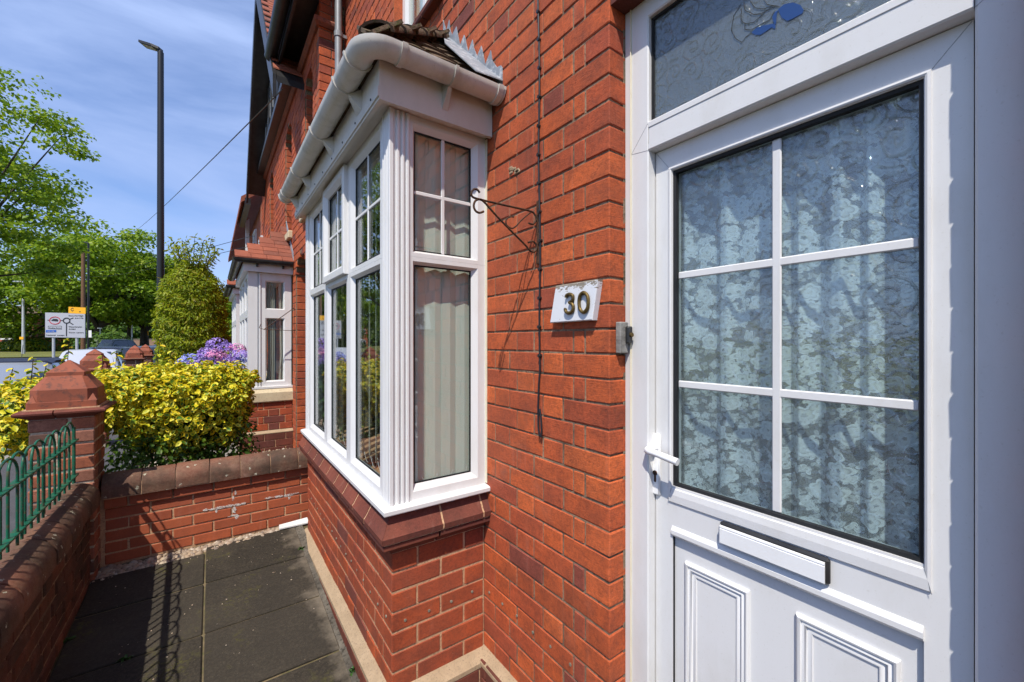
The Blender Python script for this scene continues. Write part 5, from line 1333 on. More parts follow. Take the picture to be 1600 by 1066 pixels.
# third house of the row, beyond
h3 = thing('third_house', (1.5, 13, 0), 'farthest brick house in the row with brown eaves and white corner board', 'house')
def wallbrick_mat():
    m, nt, out = newmat('distant_brickwork'); p = pos(nt); sp = N(nt, 'ShaderNodeSeparateXYZ', {0: p})
    v = N(nt, 'ShaderNodeCombineXYZ', {0: math_(nt, 'ADD', sp.outputs[0], sp.outputs[1]), 1: sp.outputs[2]}).outputs[0]
    b = N(nt, 'ShaderNodeTexBrick', {'Vector': v, 'Color1': (.40, .085, .032, 1), 'Color2': (.30, .065, .03, 1), 'Mortar': (.30, .2, .14, 1), 'Scale': 1.0, 'Mortar Size': .006, 'Brick Width': .235, 'Row Height': .086})
    pbsdf(nt, out, Base_Color=b.outputs[0], Roughness=.85); return m
M_['far_brick'] = wallbrick_mat()
m = MB(); m.box(NX, 5, 10.02, 18, -.2, 4.4); m.build('wall', M_['far_brick'], h3)
tiled_bay(h3, 9.0, 10.9, False)
m = MB(); m.loft([[(.5, y, 4.38), (3, y, 6.4), (3, y, 6.5), (.5, y, 4.5)] for y in (10.2, 18.3)]); m.build('roof', M_['tile_red'], h3)
m = MB(); m.box(.70, .78, 12.4, 12.5, -.1, 4.75); m.build('corner_board', M_['paint'], h3)
m = MB(); m.box(.56, .66, 10.1, 12.2, 4.32, 4.46); m.build('gutter', M_['black_plastic'], h3)
for (y0, y1, z0, z1) in ((9.75, 10.3, 3.1, 3.65), (11.2, 11.8, 3.0, 4.1)):
    m = MB(); m.ring('y', NX - .02, -1, (y0, y1, z0, z1), [(0, -.03), (0, .02), (.06, .02), (.07, 0)]); w = m.build('window', M_['pvc'], h3)
    m = MB(); m.box(NX - .015, NX - .008, y0 + .05, y1 - .05, z0 + .05, z1 - .05); m.build('pane', M_['car_glass'], w)

# hydrangea
hy = thing('hydrangea', (.0, 6.4, .15), 'hydrangea with violet, blue and pink flower heads beside the neighbouring bay', 'shrub')
rg = np.random.default_rng(4)
P_, D_ = shell(rg, 1500, (-.03, 6.75, .85), (.42, .38, .48), .6); foliage('foliage', P_, D_, rg.uniform(.07, .12, len(P_)), M_['leaf_hyd'], hy, 'oval', 6, .4, .6, kind='stuff')
heads = [(339.6, 535.6, 'violet'), (354.6, 543, 'violet'), (325.7, 549.5, 'violet'), (337, 552, 'pink'), (369.6, 543, 'pink'), (297.5, 559, 'blue'), (308.4, 568, 'violet'), (318, 558, 'violet'), (351, 560, 'pink'), (362, 559, 'violet'), (374.5, 553, 'violet'), (333, 567, 'violet'), (354, 571, 'blue'), (367.7, 576, 'blue'), (380, 560, 'blue'), (292, 566, 'blue')]
for i, (u, v, c) in enumerate(heads):
    ctr = np.array(AY(u, v + 3, 6.25 + (i * 37 % 10) * .02))
    d_ = rg.normal(size=(150, 3)); d_[:, 2] = np.abs(d_[:, 2]) * .9 - .25; d_ /= np.linalg.norm(d_, axis=1)[:, None]
    foliage('flower_head', ctr + d_ * np.array([.10, .10, .07]) * (.9 + .25 * R()), d_, np.full(150, .030), M_['petal_' + c], hy, 'oval', 50 + i, .1, .3)
m = MB()
for k in range(8): m.tube([(-.05 + R() * .1, 6.75, .15), (-.3 + k * .08, 6.6 + R() * .3, .8)], .008, 5)
m.build('stem', M_['bark'], hy)

# weeds in the slab joints
for k, (u, v, lab) in enumerate(((195, 1030, 'small green weed growing on the dark path slabs near the old wall'), (108, 1000, 'low yellowish weed beside the foot of the old front wall'), (552, 1050, 'tiny weed at the foot of the bay plinth'), (470, 858, 'small moss tuft where the path meets the bay plinth'))):
    r_ = ray(u, v); d = (CAMH + SLOPE * 3.5) / (SLOPE * r_[1] - r_[2]); p0 = np.array([d * r_[0], d * r_[1], CAMH + d * r_[2]]); rg = np.random.default_rng(70 + k); nn = 16
    a = rg.random(nn) * 6.28; D_ = np.stack([np.cos(a) * .6, np.sin(a) * .6, .5 + rg.random(nn) * .6], 1); P_ = p0 + D_ * .006 + rg.normal(0, .006, (nn, 3)) * np.array([1, 1, .2])
    foliage('weed', P_, D_, rg.uniform(.012, .030, nn), M_['leaf_hyd'], None, 'oval', 80 + k, .2, .4, label=lab, category='weed', group='weeds in the path')

# grit and dry leaf scraps blown onto the path
pebbles('path_grit', 190, lambda g: (-.58 + g.random() * 1.1, 1.2 + g.random() * 2.5), lambda x, y: gz(y) + .0003, .0034, 'pale grit scattered over the dark path slabs', seed=15)

# ------------------------------------------------------------------ clipped conifer
cn = thing('clipped_conifer', tuple(AG(300, 11.5, 0)), 'tall clipped yellow green conifer with wispy top beside the lamp post', 'tree')
rg = np.random.default_rng(21); c0 = AG(301, 11.5)
PP, DD = [], []
n = 21000
h_ = rg.random(n); ang = rg.random(n) * 2 * math.pi
zz = .25 + h_ * 3.35
prof = np.interp(h_, [0, .1, .25, .45, .62, .75, .85, .93, 1], [.55, .80, .88, .92, .92, .88, .78, .56, .16])
lay = 1 + .08 * np.sin(zz * 17 + 2.2 * np.sin(ang * 3)) + .06 * np.sin(ang * 7 + zz * 5)
rad = prof * .80 * lay * (1 - .32 * rg.random(n) ** 2.2)
P_ = np.stack([c0.x + rad * np.cos(ang), c0.y + rad * np.sin(ang), zz + .04 * rg.normal(size=n)], 1)
D_ = np.stack([np.cos(ang), np.sin(ang), -.25 * np.ones(n)], 1); D_ /= np.linalg.norm(D_, axis=1)[:, None]
foliage('crown', P_, D_, rg.uniform(.07, .14, n), M_['leaf_conifer'], cn, 'long', 22, .45, .7, kind='stuff')
PP, DD = [], []; m = MB()
for k in range(16):
    a = k * 2.4; b = Vector((c0.x + .25 * math.cos(a), c0.y + .25 * math.sin(a), 3.4)); e = Vector((c0.x + (.3 + .25 * R()) * math.cos(a) * 1.3, c0.y + .5 * math.sin(a), 3.95 + R() * .55))
    m.tube([b, b.lerp(e, .5) + Vector((0, 0, .08)), e], [.012, .008, .004], 5)
    for q in range(46):
        f = q / 45; p = b.lerp(e, f); PP.append((p.x + rg.normal() * .05, p.y + rg.normal() * .05, p.z + rg.normal() * .05)); DD.append((math.cos(a + q), math.sin(a + q), .2))
foliage('top_sprays', np.array(PP), np.array(DD), np.full(len(PP), .13), M_['leaf_conifer'], cn, 'long', 23, .4, .7, kind='stuff')
m.tube([(c0.x, c0.y, 0), (c0.x, c0.y, 1.6), (c0.x, c0.y, 3.4)], [.10, .08, .03], 8); m.build('trunk', M_['bark'], cn)

# ------------------------------------------------------------------ trees
def tree(label, base, height, cr, ncl, leaf, mat, seed, per=260, crown_lo=.32, flat=.5, trunk_r=.3, group='trees beyond the road', lean=(0, 0), squash=1.0):
    rg = np.random.default_rng(seed); t = thing('leafy_tree', tuple(base), label, 'tree', group)
    bx_, by_, bz_ = base; cz = bz_ + height * (crown_lo + (1 - crown_lo) * .5); hz_ = height * (1 - crown_lo) * .5
    m = MB(); fork = Vector((bx_ + lean[0] * .4, by_, bz_ + height * crown_lo * .85))
    m.tube([(bx_, by_, bz_ - .1), (bx_ + lean[0] * .15, by_, bz_ + height * crown_lo * .4), fork], [trunk_r * 1.25, trunk_r, trunk_r * .8], 10)
    C = []
    for k in range(ncl):
        d_ = rg.normal(size=3); d_ /= np.linalg.norm(d_); rr = rg.uniform(.35, 1.0) ** .7
        C.append((bx_ + lean[0] + d_[0] * cr * rr, by_ + lean[1] + d_[1] * cr * rr, cz + d_[2] * hz_ * rr * squash))
    for k in range(0, ncl, max(1, ncl // 16)):
        e = Vector(C[k]); mid = fork.lerp(e, .5) + Vector((0, 0, height * .04)); m.tube([fork, fork.lerp(e, .25) + Vector((0, 0, height * .03)), mid, e], [trunk_r * .55, trunk_r * .36, trunk_r * .22, trunk_r * .05], 6)
    m.build('trunk', M_['bark'], t, smooth=50)
    P, D = [], []
    for c in C:
        s = cr * rg.uniform(.16, .30); nn = int(per * rg.uniform(.6, 1.3)); d_ = rg.normal(size=(nn, 3)); d_ /= np.linalg.norm(d_, axis=1)[:, None]
        P.append(np.array(c) + d_ * (rg.random(nn) ** .5)[:, None] * np.array([s, s, s * flat])); D.append(d_)
    P = np.vstack(P); D = np.vstack(D)
    foliage('crown', P, D, rg.uniform(leaf * .7, leaf * 1.3, len(P)), mat, t, 'card', seed + 1, .55, .8, kind='stuff')
    return t
gz_ = -.1
tree('large bright green street tree standing behind the direction sign', AG(150, 58, gz_), 18.0, 9.4, 150, .40, M_['leaf_tree'], 31, 190, .22, .40, .50, lean=(.5, 0))
tree('green tree reaching in from the edge above the sky with layered sprays', AG(-108, 24, gz_), 18.6, 6.9, 125, .22, M_['leaf_tree'], 32, 230, .22, .25, .34)
tree('bushy green tree behind the house with the porch', AG(30, 64, gz_), 14, 8.5, 95, .42, M_['leaf_tree'], 33, 190, .14, .5, .4)
tree('shaded green tree behind the tall black lamp post', AG(228, 66, gz_), 15, 7.5, 110, .40, M_['leaf_tree'], 34, 190, .24, .5, .4)
tree('dark tree trunked straight beside the brick wall beyond the road', AG(203, 64, gz_), 13, 5.5, 70, .42, M_['leaf_dark'], 35, 170, .34, .5, .4)
tree('second dark tree standing beyond the brick wall near the lamp post', AG(224, 70, gz_), 13, 5.5, 70, .42, M_['leaf_dark'], 36, 170, .34, .5, .45)
tree('round green tree seen between the conifer and the neighbouring bay', AG(362, 48, gz_), 8.2, 4.6, 70, .36, M_['leaf_tree'], 37, 180, .12, .6, .3)
tree('dark green tree far down the street behind the hydrangea', AG(335, 60, gz_), 8, 5.5, 60, .4, M_['leaf_dark'], 38, 170, .1, .6, .3)
# far wooded belt that reads as one mass
rg = np.random.default_rng(40); P, D = [], []
for k in range(150):
    u = -120 + 520 * rg.random(); d0 = rg.uniform(82, 110); c = AG(u, d0); top = rg.uniform(4.5, 10) * (1 if u < 300 else .65)
    nn = 170; d_ = rg.normal(size=(nn, 3)); d_ /= np.linalg.norm(d_, axis=1)[:, None]; r_ = rg.uniform(2.5, 4.5)
    P.append(np.array([c.x, c.y, top * rg.random() ** .7]) + d_ * np.array([r_, r_, r_ * .7]) * (rg.random(nn) ** .4)[:, None]); D.append(d_)
P = np.vstack(P); D = np.vstack(D); P[:, 2] = np.abs(P[:, 2])
foliage('woodland', P, D, rg.uniform(.6, 1.2, len(P)), M_['leaf_dark'], None, 'card', 41, .5, .8, kind='stuff', label='dark green belt of distant woodland along the horizon', category='woodland')
# hedges and low shrubs by the far house
def shrub(label, base, r, n, leaf, mat, seed):
    t = thing('garden_shrub', tuple(base), label, 'shrub', 'shrubs across the road'); rg = np.random.default_rng(seed)
    P, D = shell(rg, n, (base[0], base[1], base[2] + r[2] * .8), r, .5); foliage('foliage', P, D, rg.uniform(leaf * .7, leaf * 1.3, n), mat, t, 'card', seed, .4, .8, kind='stuff'); return t
shrub('low clipped shrub in front of the porch house', AG(12, 66, gz_), (2.6, 1.5, .9), 900, .30, M_['leaf_tree'], 61)
shrub('yellowish shrub beside the grey lamp column', AG(46, 64, gz_), (2.4, 1.5, 1.2), 900, .30, M_['leaf_conifer'], 62)
shrub('dark hedge behind the direction sign', AG(85, 66, gz_), (5.5, 1.6, 1.6), 1800, .36, M_['leaf_dark'], 63)
shrub('dark ivy mass at the foot of the big street tree', AG(160, 48, gz_), (2.6, 1.8, 1.5), 1300, .3, M_['leaf_dark'], 64)
shrub('rusty orange shrub far behind the hydrangea', AG(362, 20, 0), (.9, .8, .75), 800, .12, M_['leaf_conifer'], 65)

# far brick wall beyond the road
fwl = thing('distant_brick_wall', tuple(AG(225, 78, gz_)), 'long pale brick wall beyond the parked cars under the trees', 'wall')
a, b = AG(150, 78, gz_), AG(275, 78, gz_); dr = (b - a).normalized(); nrm = Vector((-dr.y, dr.x, 0)) * .15
m = MB(); m.loft([[tuple(p + q + Vector((0, 0, z))) for q, z in ((nrm, -.2), (-nrm, -.2), (-nrm, 1.9), (nrm, 1.9))] for p in (a, b)]); wq = m.build('wall', rough_mat('pale_brick', (.36, .23, .17), (.26, .17, .13), 3, .9, .3), fwl)
m = MB(); m.loft([[tuple(p + q * 1.5 + Vector((0, 0, z))) for q, z in ((nrm, 1.9), (-nrm, 1.9), (-nrm, 2.02), (nrm, 2.02))] for p in (a, b)]); m.build('coping', M_['concrete'], fwl)

# house across the road
fh = thing('porch_house', tuple(AG(10, 70, gz_)), 'distant brick house with dark porch roof half hidden by trees', 'house')
o = AG(-32, 72, gz_); e = AG(52, 72, gz_); dx = (e - o).normalized(); dn = Vector((-dx.y, dx.x, 0))
def fb(a0, a1, z0, z1, d0, d1):
    return [tuple(o + dx * a + dn * d + Vector((0, 0, z))) for a, d, z in ((a0, d0, z0), (a1, d0, z0), (a1, d1, z0), (a0, d1, z0), (a0, d0, z1), (a1, d0, z1), (a1, d1, z1), (a0, d1, z1))]
BF = [(0, 3, 2, 1), (4, 5, 6, 7), (0, 1, 5, 4), (1, 2, 6, 5), (2, 3, 7, 6), (3, 0, 4, 7)]
def fpart(name, mat, *boxes):
    m = MB()
    for bx_ in boxes: m.add(fb(*bx_), BF)
    return m.build(name, mat, fh)
Lh = (e - o).length
fpart('wall', M_['far_brick'], (0, Lh, 0, 5.6, 0, 7)); fpart('tile_hanging', M_['sign_back'], (Lh * .62, Lh * .80, 2.9, 4.3, -.06, 0))
m = MB(); m.loft([[tuple(o + dx * a + dn * d + Vector((0, 0, z))) for d, z in ((-.4, 5.5), (3.5, 8), (7.4, 5.5))] for a in (-.3, Lh + .3)]); m.build('roof', M_['tile'], fh)
m = MB(); m.loft([[tuple(o + dx * a + dn * d + Vector((0, 0, z))) for d, z in ((-1.6, 2.1), (0, 3.0), (0, 2.85), (-1.6, 1.95))] for a in (Lh * .40, Lh + .8)]); m.build('porch_roof', M_['tile'], fh)
fpart('porch_fascia', M_['paint'], (Lh * .40, Lh + .8, 1.85, 2.08, -1.66, -1.58)); fpart('porch_post', M_['paint'], (Lh * .42, Lh * .44, 0, 1.9, -1.5, -1.4)); fpart('porch_post', M_['paint'], (Lh * .95, Lh * .97, 0, 1.9, -1.5, -1.4))
for (a0, a1, z0, z1) in ((Lh * .46, Lh * .57, 3.7, 4.7), (Lh * .84, Lh * .95, 3.6, 4.5), (Lh * .60, Lh * .86, .7, 1.7), (Lh * .1, Lh * .3, 3.6, 4.7), (Lh * .1, Lh * .34, .6, 1.9)):
    fpart('window_frame', M_['paint'], (a0, a1, z0, z1, -.05, -.002)); fpart('window_pane', M_['car_glass'], (a0 + .1, a1 - .1, z0 + .1, z1 - .1, -.075, -.052))
fpart('door', M_['sign_black'], (Lh * .48, Lh * .56, 0, 1.95, -.06, -.002))

# ------------------------------------------------------------------ street furniture
lp = thing('black_lamp_post', tuple(AG(251, 12, -.09)), 'tall black street lamp post with flat lantern standing beside the conifer', 'lamp post')
b0 = AG(251, 12, -.09); ztop = CAMH + (533 - 82) / FPX * 12
m = MB(); m.tube([b0, b0 + Vector((0, 0, 1.4))], .125, 14); m.tube([b0 + Vector((0, 0, 1.4)), b0 + Vector((0, 0, 1.5))], [.125, .088], 14); m.tube([b0 + Vector((0, 0, 1.5)), Vector((b0.x, b0.y, ztop))], [.09, .074], 14); m.build('post', M_['lamp_black'], lp, smooth=40)
rt = Vector((math.cos(YAW), -math.sin(YAW), 0)); fwv = Vector((math.sin(YAW), math.cos(YAW), 0)); tp_ = Vector((b0.x, b0.y, ztop))
m = MB(); m.tube([tp_, tp_ + Vector((0, 0, .10)) - rt * .05], .05, 10)
q0, q1 = tp_ + Vector((0, 0, .08)), tp_ - rt * .52 + Vector((0, 0, .24)); sd = fwv * .14; upv = Vector((.1, 0, 1)).normalized()
m.loft([[tuple(p + s_ * sd * w_ + upv * h) for s_, h in ((-1, -.03), (1, -.03), (1, .035), (-1, .035))] for p, w_ in ((q0, .6), (q0.lerp(q1, .3), 1), (q1, 1))]); m.build('lantern', M_['lamp_black'], lp)
m = MB(); pm_ = q0.lerp(q1, .55) + upv * .035; m.tube([pm_, pm_ + upv * .05], .035, 10); m.build('light_sensor', M_['lamp_grey'], lp)
m = MB(); s2 = q0.lerp(q1, .6) - upv * .034; m.loft([[tuple(s2 + (q1 - q0) * a + sd * .7 * b - upv * .006 * c_) for a, b in ((-.28, -1), (.28, -1), (.28, 1), (-.28, 1))] for c_ in (0, 1)]); m.build('lens', M_['lamp_grey'], lp)

def pole(name, u, d, vtop, r0, r1, mat, label, cat, extra=None):
    b = AG(u, d, gz_); zt = CAMH + (533 - vtop) / FPX * d; t = thing(name, tuple(b), label, cat)
    m = MB(); m.tube([b, Vector((b.x, b.y, zt))], [r0, r1], 10); m.build('pole', mat, t, smooth=50)
    return t, b, zt
t, b, zt = pole('grey_lamp_column', 36.5, 52, 440, .17, .11, M_['lamp_grey'], 'pale grey lamp column with a yellow tag left of the direction sign', 'lamp post')
m = MB(); m.tube([Vector((b.x, b.y, zt)), Vector((b.x, b.y, zt)) - rt * .9], .07, 8); m.loft([[tuple(Vector((b.x, b.y, zt)) - rt * a + fwv * s_ * .16 + Vector((0, 0, h))) for s_, h in ((-1, -.08), (1, -.08), (1, .06), (-1, .06))] for a in (.4, 1.2)]); m.build('lamp_arm', M_['lamp_grey'], t)
zy = CAMH + (533 - 528.5) / FPX * 52
m = MB(); m.loft([[tuple(Vector((b.x, b.y, z)) + rt * a - fwv * .19) for a, z in ((-.28, zy - .16), (.22, zy - .16), (.22, zy + .16), (-.28, zy + .16))], [tuple(Vector((b.x, b.y, z)) + rt * a - fwv * .16) for a, z in ((-.28, zy - .16), (.22, zy - .16), (.22, zy + .16), (-.28, zy + .16))]]); m.build('yellow_tag', M_['sign_orange'], t)
t, b, zt = pole('telegraph_pole', 130, 44, 395, .20, .15, M_['wood_pole'], 'brown wooden telegraph pole rising behind the direction sign', 'pole')
t2, b2, zt2 = pole('thin_black_pole', 138, 45, 380, .11, .08, M_['lamp_black'], 'slim black lamp pole beside the brown telegraph pole', 'lamp post')
m = MB(); m.tube([Vector((b2.x, b2.y, zt2)), Vector((b2.x, b2.y, zt2 + .1)) - rt * .5], .06, 8); m.build('lantern', M_['lamp_black'], t2)
for q in (-.32, .30):
    m = MB(); z = CAMH + (533 - 522) / FPX * 45; c = Vector((b2.x, b2.y, z)) + rt * q - fwv * .12; m.loft([[tuple(c + rt * a + Vector((0, 0, h)) + fwv * w) for a, h in ((-.16, -.38), (.16, -.38), (.16, .38), (-.16, .38))] for w in (0, .03)]); m.build('small_plate', M_['paint'], t2)

# direction sign
SD = 41.0
ds = thing('direction_sign', tuple(AG(103, SD, gz_)), 'large grey roundabout direction sign on two posts by the grass verge', 'road sign')
sc0 = AD(102.5, 508, SD); tilt = Vector((rt.x, rt.y, 0)); W2 = 62 / 2 / FPX * SD; H2 = 39 / 2 / FPX * SD
def sp3(a, z, off=0.0): return sc0 + tilt * a + Vector((0, 0, z)) - fwv * off
def slab3(pts, o0, o1):
    m = MB(); m.loft([[tuple(sp3(a, z, o0)) for a, z in pts], [tuple(sp3(a, z, o1)) for a, z in pts]]); return m
slab3([(-W2, -H2 + .03), (W2, -H2 - .03), (W2, H2 - .10), (-W2, H2)], 0, .05).build('panel', M_['sign_face'], ds)
for q in (-W2 * .66, W2 * .52):
    m = MB(); b_ = sp3(q, 0, -.10); m.tube([Vector((b_.x, b_.y, gz_)), Vector((b_.x, b_.y, sc0.z + H2 * .8))], .11, 10); m.build('post', M_['lamp_grey'], ds)
def sc(px_, py_): return ((px_ - 693) / 1182 * 2 * W2, -(py_ - 495) / 575 * 2 * H2)
def stroke(pts, wd, mat, name, off=.054):
    for i in range(len(pts) - 1):
        a, b = Vector(sc(*pts[i])), Vector(sc(*pts[i + 1])); d_ = (b - a).normalized() * .0; n_ = Vector((-(b - a).y, (b - a).x)).normalized() * wd / 2
        slab3([tuple(a - n_), tuple(b - n_), tuple(b + n_), tuple(a + n_)], off, off + .01).build(name, mat, ds)
def ringm(cx, cy, rx, ry, wd, mat, name, a0=0, a1=2 * math.pi, n=28, off=.058):
    m = MB(); rings = []
    for k in range(n + 1):
        a = a0 + (a1 - a0) * k / n; x_, y_ = sc(cx, cy); c_, s_ = math.cos(a), math.sin(a)
        rings.append([tuple(sp3(x_ + (rx - wd / 2) * c_, y_ + (ry - wd / 2) * s_, off)), tuple(sp3(x_ + (rx + wd / 2) * c_, y_ + (ry + wd / 2) * s_, off)), tuple(sp3(x_ + (rx + wd / 2) * c_, y_ + (ry + wd / 2) * s_, off + .012)), tuple(sp3(x_ + (rx - wd / 2) * c_, y_ + (ry - wd / 2) * s_, off + .012))])
    m.loft(rings, True, a1 - a0 < 6.2); m.build(name, mat, ds)
ks = 2 * W2 / 1182
ringm(742, 395, 98 * ks, 72 * ks * 1.05, 32 * ks, M_['sign_black'], 'roundabout_ring')
stroke([(740, 470), (738, 755)], 34 * ks, M_['sign_black'], 'route_arm'); stroke([(640, 395), (570, 390)], 24 * ks, M_['sign_black'], 'route_arm'); stroke([(835, 365), (945, 330)], 24 * ks, M_['sign_black'], 'route_arm'); stroke([(830, 435), (940, 488)], 24 * ks, M_['sign_black'], 'route_arm'); stroke([(235, 385), (175, 383)], 24 * ks, M_['sign_black'], 'route_arm')
ringm(395, 392, 158 * ks, 108 * ks, 22 * ks, M_['sign_red'], 'ban_ring', off=.062)
slab3([sc(290, 400), sc(480, 415), sc(495, 380), sc(455, 355), sc(350, 352), sc(285, 385)], .055, .066).build('lorry_symbol', M_['sign_black'], ds)
slab3([sc(125, 668), sc(435, 662), sc(435, 610), (sc(125, 610)[0], sc(125, 610)[1])], .052, .062).build('blue_patch', M_['sign_blue'], ds)
stroke([(195, 520), (590, 520)], 8 * ks, M_['sign_black'], 'box_line'); stroke([(590, 520), (590, 595)], 8 * ks, M_['sign_black'], 'box_line'); stroke([(590, 595), (195, 580)], 8 * ks, M_['sign_black'], 'box_line'); stroke([(195, 580), (195, 520)], 8 * ks, M_['sign_black'], 'box_line')
def text(s_, px_, py_, hpx, mat, off=.064, wpx=None):
    cu = bpy.data.curves.new('lettering', 'FONT'); cu.body = s_; cu.size = 1; cu.extrude = .004; cu.materials.append(mat)
    tob = bpy.data.objects.new('lettering', cu); COL.objects.link(tob); bpy.context.view_layer.update()
    me = bpy.data.meshes.new_from_object(tob); bpy.data.objects.remove(tob)
    vs = np.array([v.co for v in me.vertices]); w0 = vs[:, 0].max() - vs[:, 0].min(); hh_ = vs[:, 1].max()
    sy = hpx * ks / hh_; sx = (wpx * ks / w0) if wpx else sy; a0, z0 = sc(px_, py_)
    for v in me.vertices:
        p = sp3(a0 + (v.co.x - vs[:, 0].min()) * sx, z0 + v.co.y * sy, off + v.co.z); v.co = p
    me.materials.clear(); me.materials.append(mat); link('lettering', me, ds)
text('Stourbridge', 800, 295, 36, M_['sign_black'], wpx=440); text('A4176', 985, 352, 36, M_['sign_black'], wpx=255); text('Wolverhampton', 800, 552, 38, M_['sign_black'], wpx=400); text('A4464', 805, 604, 36, M_['sign_black'], wpx=200)
text('Town centre', 800, 684, 38, M_['sign_black'], wpx=450); text('National', 140, 742, 38, M_['sign_black'], wpx=275); text('A4464', 460, 748, 36, M_['sign_black'], wpx=215); text('Trading Estate', 215, 574, 30, M_['sign_black'], wpx=360); text('M5  M6', 180, 655, 32, M_['sign_face'], .068, wpx=200)
og = thing('orange_diversion_sign', tuple(AG(121, SD, gz_)), 'small orange diversion sign fixed above the grey direction sign', 'road sign')
def opanel(pts, o0, o1, name, mat):
    m = MB(); m.loft([[tuple(sp3(*sc(*p), o0)) for p in pts], [tuple(sp3(*sc(*p), o1)) for p in pts]]); return m.build(name, mat, og)
opanel([(795, 225), (1305, 240), (1305, 95), (800, 75)], .02, .06, 'panel', M_['sign_orange'])
opanel([(860, 140), (910, 188), (965, 150), (945, 148), (910, 168), (880, 138), (910, 112), (940, 128), (955, 118), (910, 95)], .061, .070, 'symbol', M_['sign_black']); opanel([(1110, 180), (1140, 210), (1165, 180)], .061, .070, 'arrow', M_['sign_black'])

# overhead wires
def wire(label, a, b, sag, r=.012):
    m = MB(); m.tube([a.lerp(b, f) - Vector((0, 0, 4 * sag * f * (1 - f))) for f in np.linspace(0, 1, 17)], r, 5); m.build('overhead_wire', M_['lamp_black'], loc=tuple(a), label=label, category='wire', group='overhead wires')
wire('overhead wire running from the poles up to the black gable', AD(190, 372, 46), AX(441, 140, .60), .35, .007)
wire('upper of two thin wires reaching the white corner board', AD(138, 425, 45), AX(394, 369, .75), .25, .007)
wire('lower of two thin wires reaching the white corner board', AD(138, 432, 45), AX(394, 384, .75), .25, .007)

# small far signs and posts
def small_sign(name, u, v, d, w, h, mat, label, cat='road sign', disc=False):
    b = AG(u, d, gz_); zc = CAMH + (533 - v) / FPX * d; t = thing(name, tuple(b), label, cat)
    m = MB(); m.tube([b, Vector((b.x, b.y, zc))], .05, 8); m.build('post', M_['lamp_grey'], t); m = MB(); c = Vector((b.x, b.y, zc)) - fwv * .06
    pts = [(w * math.cos(a), h * math.sin(a)) for a in np.linspace(0, 2 * math.pi, 17)[:-1]] if disc else [(-w, -h), (w, -h), (w, h), (-w, h)]
    m.loft([[tuple(c + rt * a + Vector((0, 0, z)) - fwv * o_) for a, z in pts] for o_ in (0, .03)]); m.build('plate', mat, t)
small_sign('round_road_sign', 258.5, 522.5, 50, .28, .36, M_['sign_back'], 'round grey backed road sign just right of the black lamp post', disc=True)
small_sign('yellow_road_sign', 230.5, 521, 66, .24, .34, M_['sign_orange'], 'small yellow sign on a tree trunk beyond the cars')
small_sign('white_finger_post', 156.5, 513, 56, .30, .05, M_['paint'], 'small white T shaped post beside the big tree', 'post')
t, b, zt = pole('leaning_white_post', 206, 62, 501, .10, .08, M_['paint'], 'slim pale post in front of the dark tree trunk', 'post')

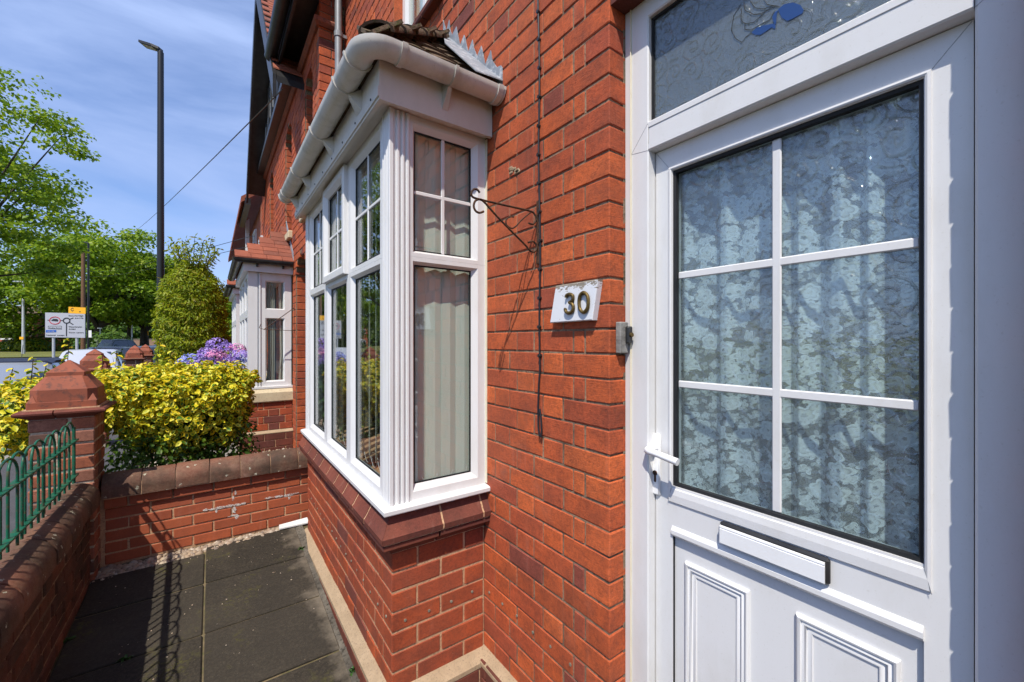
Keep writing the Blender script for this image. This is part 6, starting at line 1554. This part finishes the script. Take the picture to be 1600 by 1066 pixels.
# ------------------------------------------------------------------ parked cars
def car(label, loc, head, L, Wd, H, paint, kind='hatch', roof_mat=None):
    t = thing('parked_car', tuple(loc), label, 'car', 'cars parked along the road'); t.rotation_euler = (0, 0, head)
    hw_ = Wd / 2; zb = .20; zs = .55; belt = .92 if kind != 'low' else .86
    # stations along the car (0 = nose), roof height there (None below belt)
    st = [(0, .55, .66, .72), (.06, .68, .80, .86), (.25, .80, .93, .95), (.33, .86, .96, .97), (.45, H - .05, 1, .74), (.52, H, 1, .73), (.70, H - .01, 1, .73), (.84, H - .10, .98, .72), (.95, .98 if kind == 'hatch' else .90, .95, .90), (1.0, .74, .88, .86)]
    def ringp(f, zt, wf_, rf):
        x = (f - .5) * L; w = hw_ * wf_; zz = min(belt, zt - .04); wr = w * (rf if zt > belt + .1 else .93)
        h = [(0, zb), (w * .86, zb), (w * .97, zb + .1), (w, zs), (w * .97, zz), (wr, zt - .05), (wr * .86, zt - .008), (0, zt)]
        return [(x, y, z) for y, z in h] + [(x, -y, z) for y, z in reversed(h[1:-1])]
    rings = [ringp(*s) for s in st]; m = MB(); m.loft(rings); m.v = [tuple(p) for p in m.v]
    me = m.mesh('body', paint, 38); body = link('body', me); body.parent = t
    def gl(pts, name, mat=M_['car_glass'], out=.008):
        c = sum((Vector(p) for p in pts), Vector()) / len(pts); n_ = (Vector(pts[1]) - Vector(pts[0])).cross(Vector(pts[2]) - Vector(pts[0])).normalized()
        if n_.dot(c - Vector((0, 0, .7))) < 0: n_ = -n_
        m = MB(); m.loft([[tuple(Vector(p) + n_ * out) for p in pts], [tuple(Vector(p) - n_ * .01) for p in pts]]); o_ = link(name, m.mesh(name, mat)); o_.parent = t; return o_
    R_ = rings
    def lerp3(a, b, f): return tuple(Vector(a).lerp(Vector(b), f))
    for s in (1, -1):
        def P(i, j, dy=0): p = R_[i][j]; return (p[0], s * abs(p[1]), p[2])
        gl([lerp3(P(3, 4), P(4, 4), .25), P(6, 4), lerp3(P(6, 5), P(6, 4), .1), lerp3(P(4, 5), P(4, 4), .12)], 'side_window'); gl([lerp3(P(6, 4), P(7, 4), .06), lerp3(P(6, 4), P(7, 4), .85), lerp3(P(7, 5), P(7, 4), .25), lerp3(P(6, 5), lerp3(P(7, 5), P(7, 4), .1), .06)], 'rear_side_window')
        m = MB(); x = (.345 - .5) * L; m.cbox(x - .06, x + .10, s * hw_ * 1.0 - .09 * (s < 0), s * hw_ + .09 * (s > 0), .93, 1.05, .02); o_ = link('wing_mirror', m.mesh('wing_mirror', M_['black_plastic'])); o_.parent = t
        m = MB(); x = -.5 * L + .12; m.cbox(x - .05, x + .12, s * hw_ * .52, s * hw_ * .80, .62, .76, .03) if s > 0 else m.cbox(x - .05, x + .12, s * hw_ * .80, s * hw_ * .52, .62, .76, .03); o_ = link('headlight', m.mesh('headlight', M_['silver'])); o_.parent = t
        m = MB(); x = .5 * L - .12; m.cbox(x - .05, x + .07, min(s * hw_ * .55, s * hw_ * .82), max(s * hw_ * .55, s * hw_ * .82), .68, .84, .03); o_ = link('tail_light', m.mesh('tail_light', M_['sign_red'])); o_.parent = t
        for f in (.19, .80):
            x = (f - .5) * L; m = MB(); m.tube([(x, s * (hw_ - .19), .31), (x, s * (hw_ + .005), .31)], .31, 20); wq_ = link('wheel', m.mesh('wheel', M_['rubber'], 40)); wq_.parent = t
            m = MB(); m.tube([(x, s * (hw_ - .02), .31), (x, s * (hw_ + .012), .31)], .20, 16); rim_ = link('rim', m.mesh('rim', M_['silver'], 40)); rim_.parent = wq_
    gl([lerp3(R_[3][4], R_[4][4], .10), lerp3(R_[3][10], R_[4][10], .10), R_[4][9], R_[4][5]] if False else [(R_[3][6][0] + .05, hw_ * .80, R_[3][7][2] + .03), (R_[3][6][0] + .05, -hw_ * .80, R_[3][7][2] + .03), (R_[4][6][0] - .02, -hw_ * .62, H - .09), (R_[4][6][0] - .02, hw_ * .62, H - .09)], 'windscreen')
    gl([(R_[8][7][0] - .05, hw_ * .72, R_[8][7][2] + .02), (R_[8][7][0] - .05, -hw_ * .72, R_[8][7][2] + .02), (R_[7][7][0] + .05, -hw_ * .60, H - .13), (R_[7][7][0] + .05, hw_ * .60, H - .13)], 'rear_window')
    if roof_mat:
        m = MB(); m.loft([[(x, -y, z), (x, y, z), (x, y * .86, z + .045), (x, -y * .86, z + .045)] for x, y, z in ((R_[4][7][0], hw_ * .78, H - .075), (R_[5][7][0], hw_ * .78, H - .03), (R_[6][7][0], hw_ * .78, H - .035), (R_[7][7][0], hw_ * .72, H - .12))]); o_ = link('roof_panel', m.mesh('roof_panel', roof_mat)); o_.parent = t
    m = MB(); x = R_[6][7][0] + .1; m.tube([(x, 0, H - .03), (x + .12, 0, H + .30)], .006, 5); o_ = link('aerial', m.mesh('aerial', M_['black_plastic'])); o_.parent = t
    return t
def paint(name, c, metal=.3): return plain(name, c, .22, metal, .6, .6)
RZ = -.20
car('silver car with dark roof nearest, half hidden behind the golden bush', AG(12, 8.6, RZ), math.pi * .5 + .04, 4.1, 1.72, 1.33, paint('paint_silver_blue', (.30, .33, .38)), roof_mat=plain('dark_roof', (.02, .025, .05), .5))
car('white and silver hatchback behind the pillar cap in the row of cars', AG(142, 14.2, RZ), math.pi * .5, 4.0, 1.72, 1.44, paint('paint_pale_silver', (.62, .63, .66)))
car('dark saloon car beyond the pale hatchback, under the big tree', AG(178, 21.0, RZ), math.pi * .5 + .5, 4.3, 1.76, 1.44, paint('paint_black', (.015, .016, .02)))
car('dark grey estate car facing the camera left of the lamp post', AG(249, 21.5, RZ), -math.pi * .5 - .55, 4.4, 1.8, 1.50, paint('paint_charcoal', (.045, .05, .06)))
car('small dark green car far away at the foot of the big tree', AG(173, 37, RZ), math.pi * .25, 4.2, 1.75, 1.9, paint('paint_green', (.02, .03, .025)))
car('blue car mostly hidden behind the conifer and lamp post', AG(268, 33, RZ), -math.pi * .6, 4.3, 1.8, 1.52, paint('paint_blue', (.03, .05, .12)))
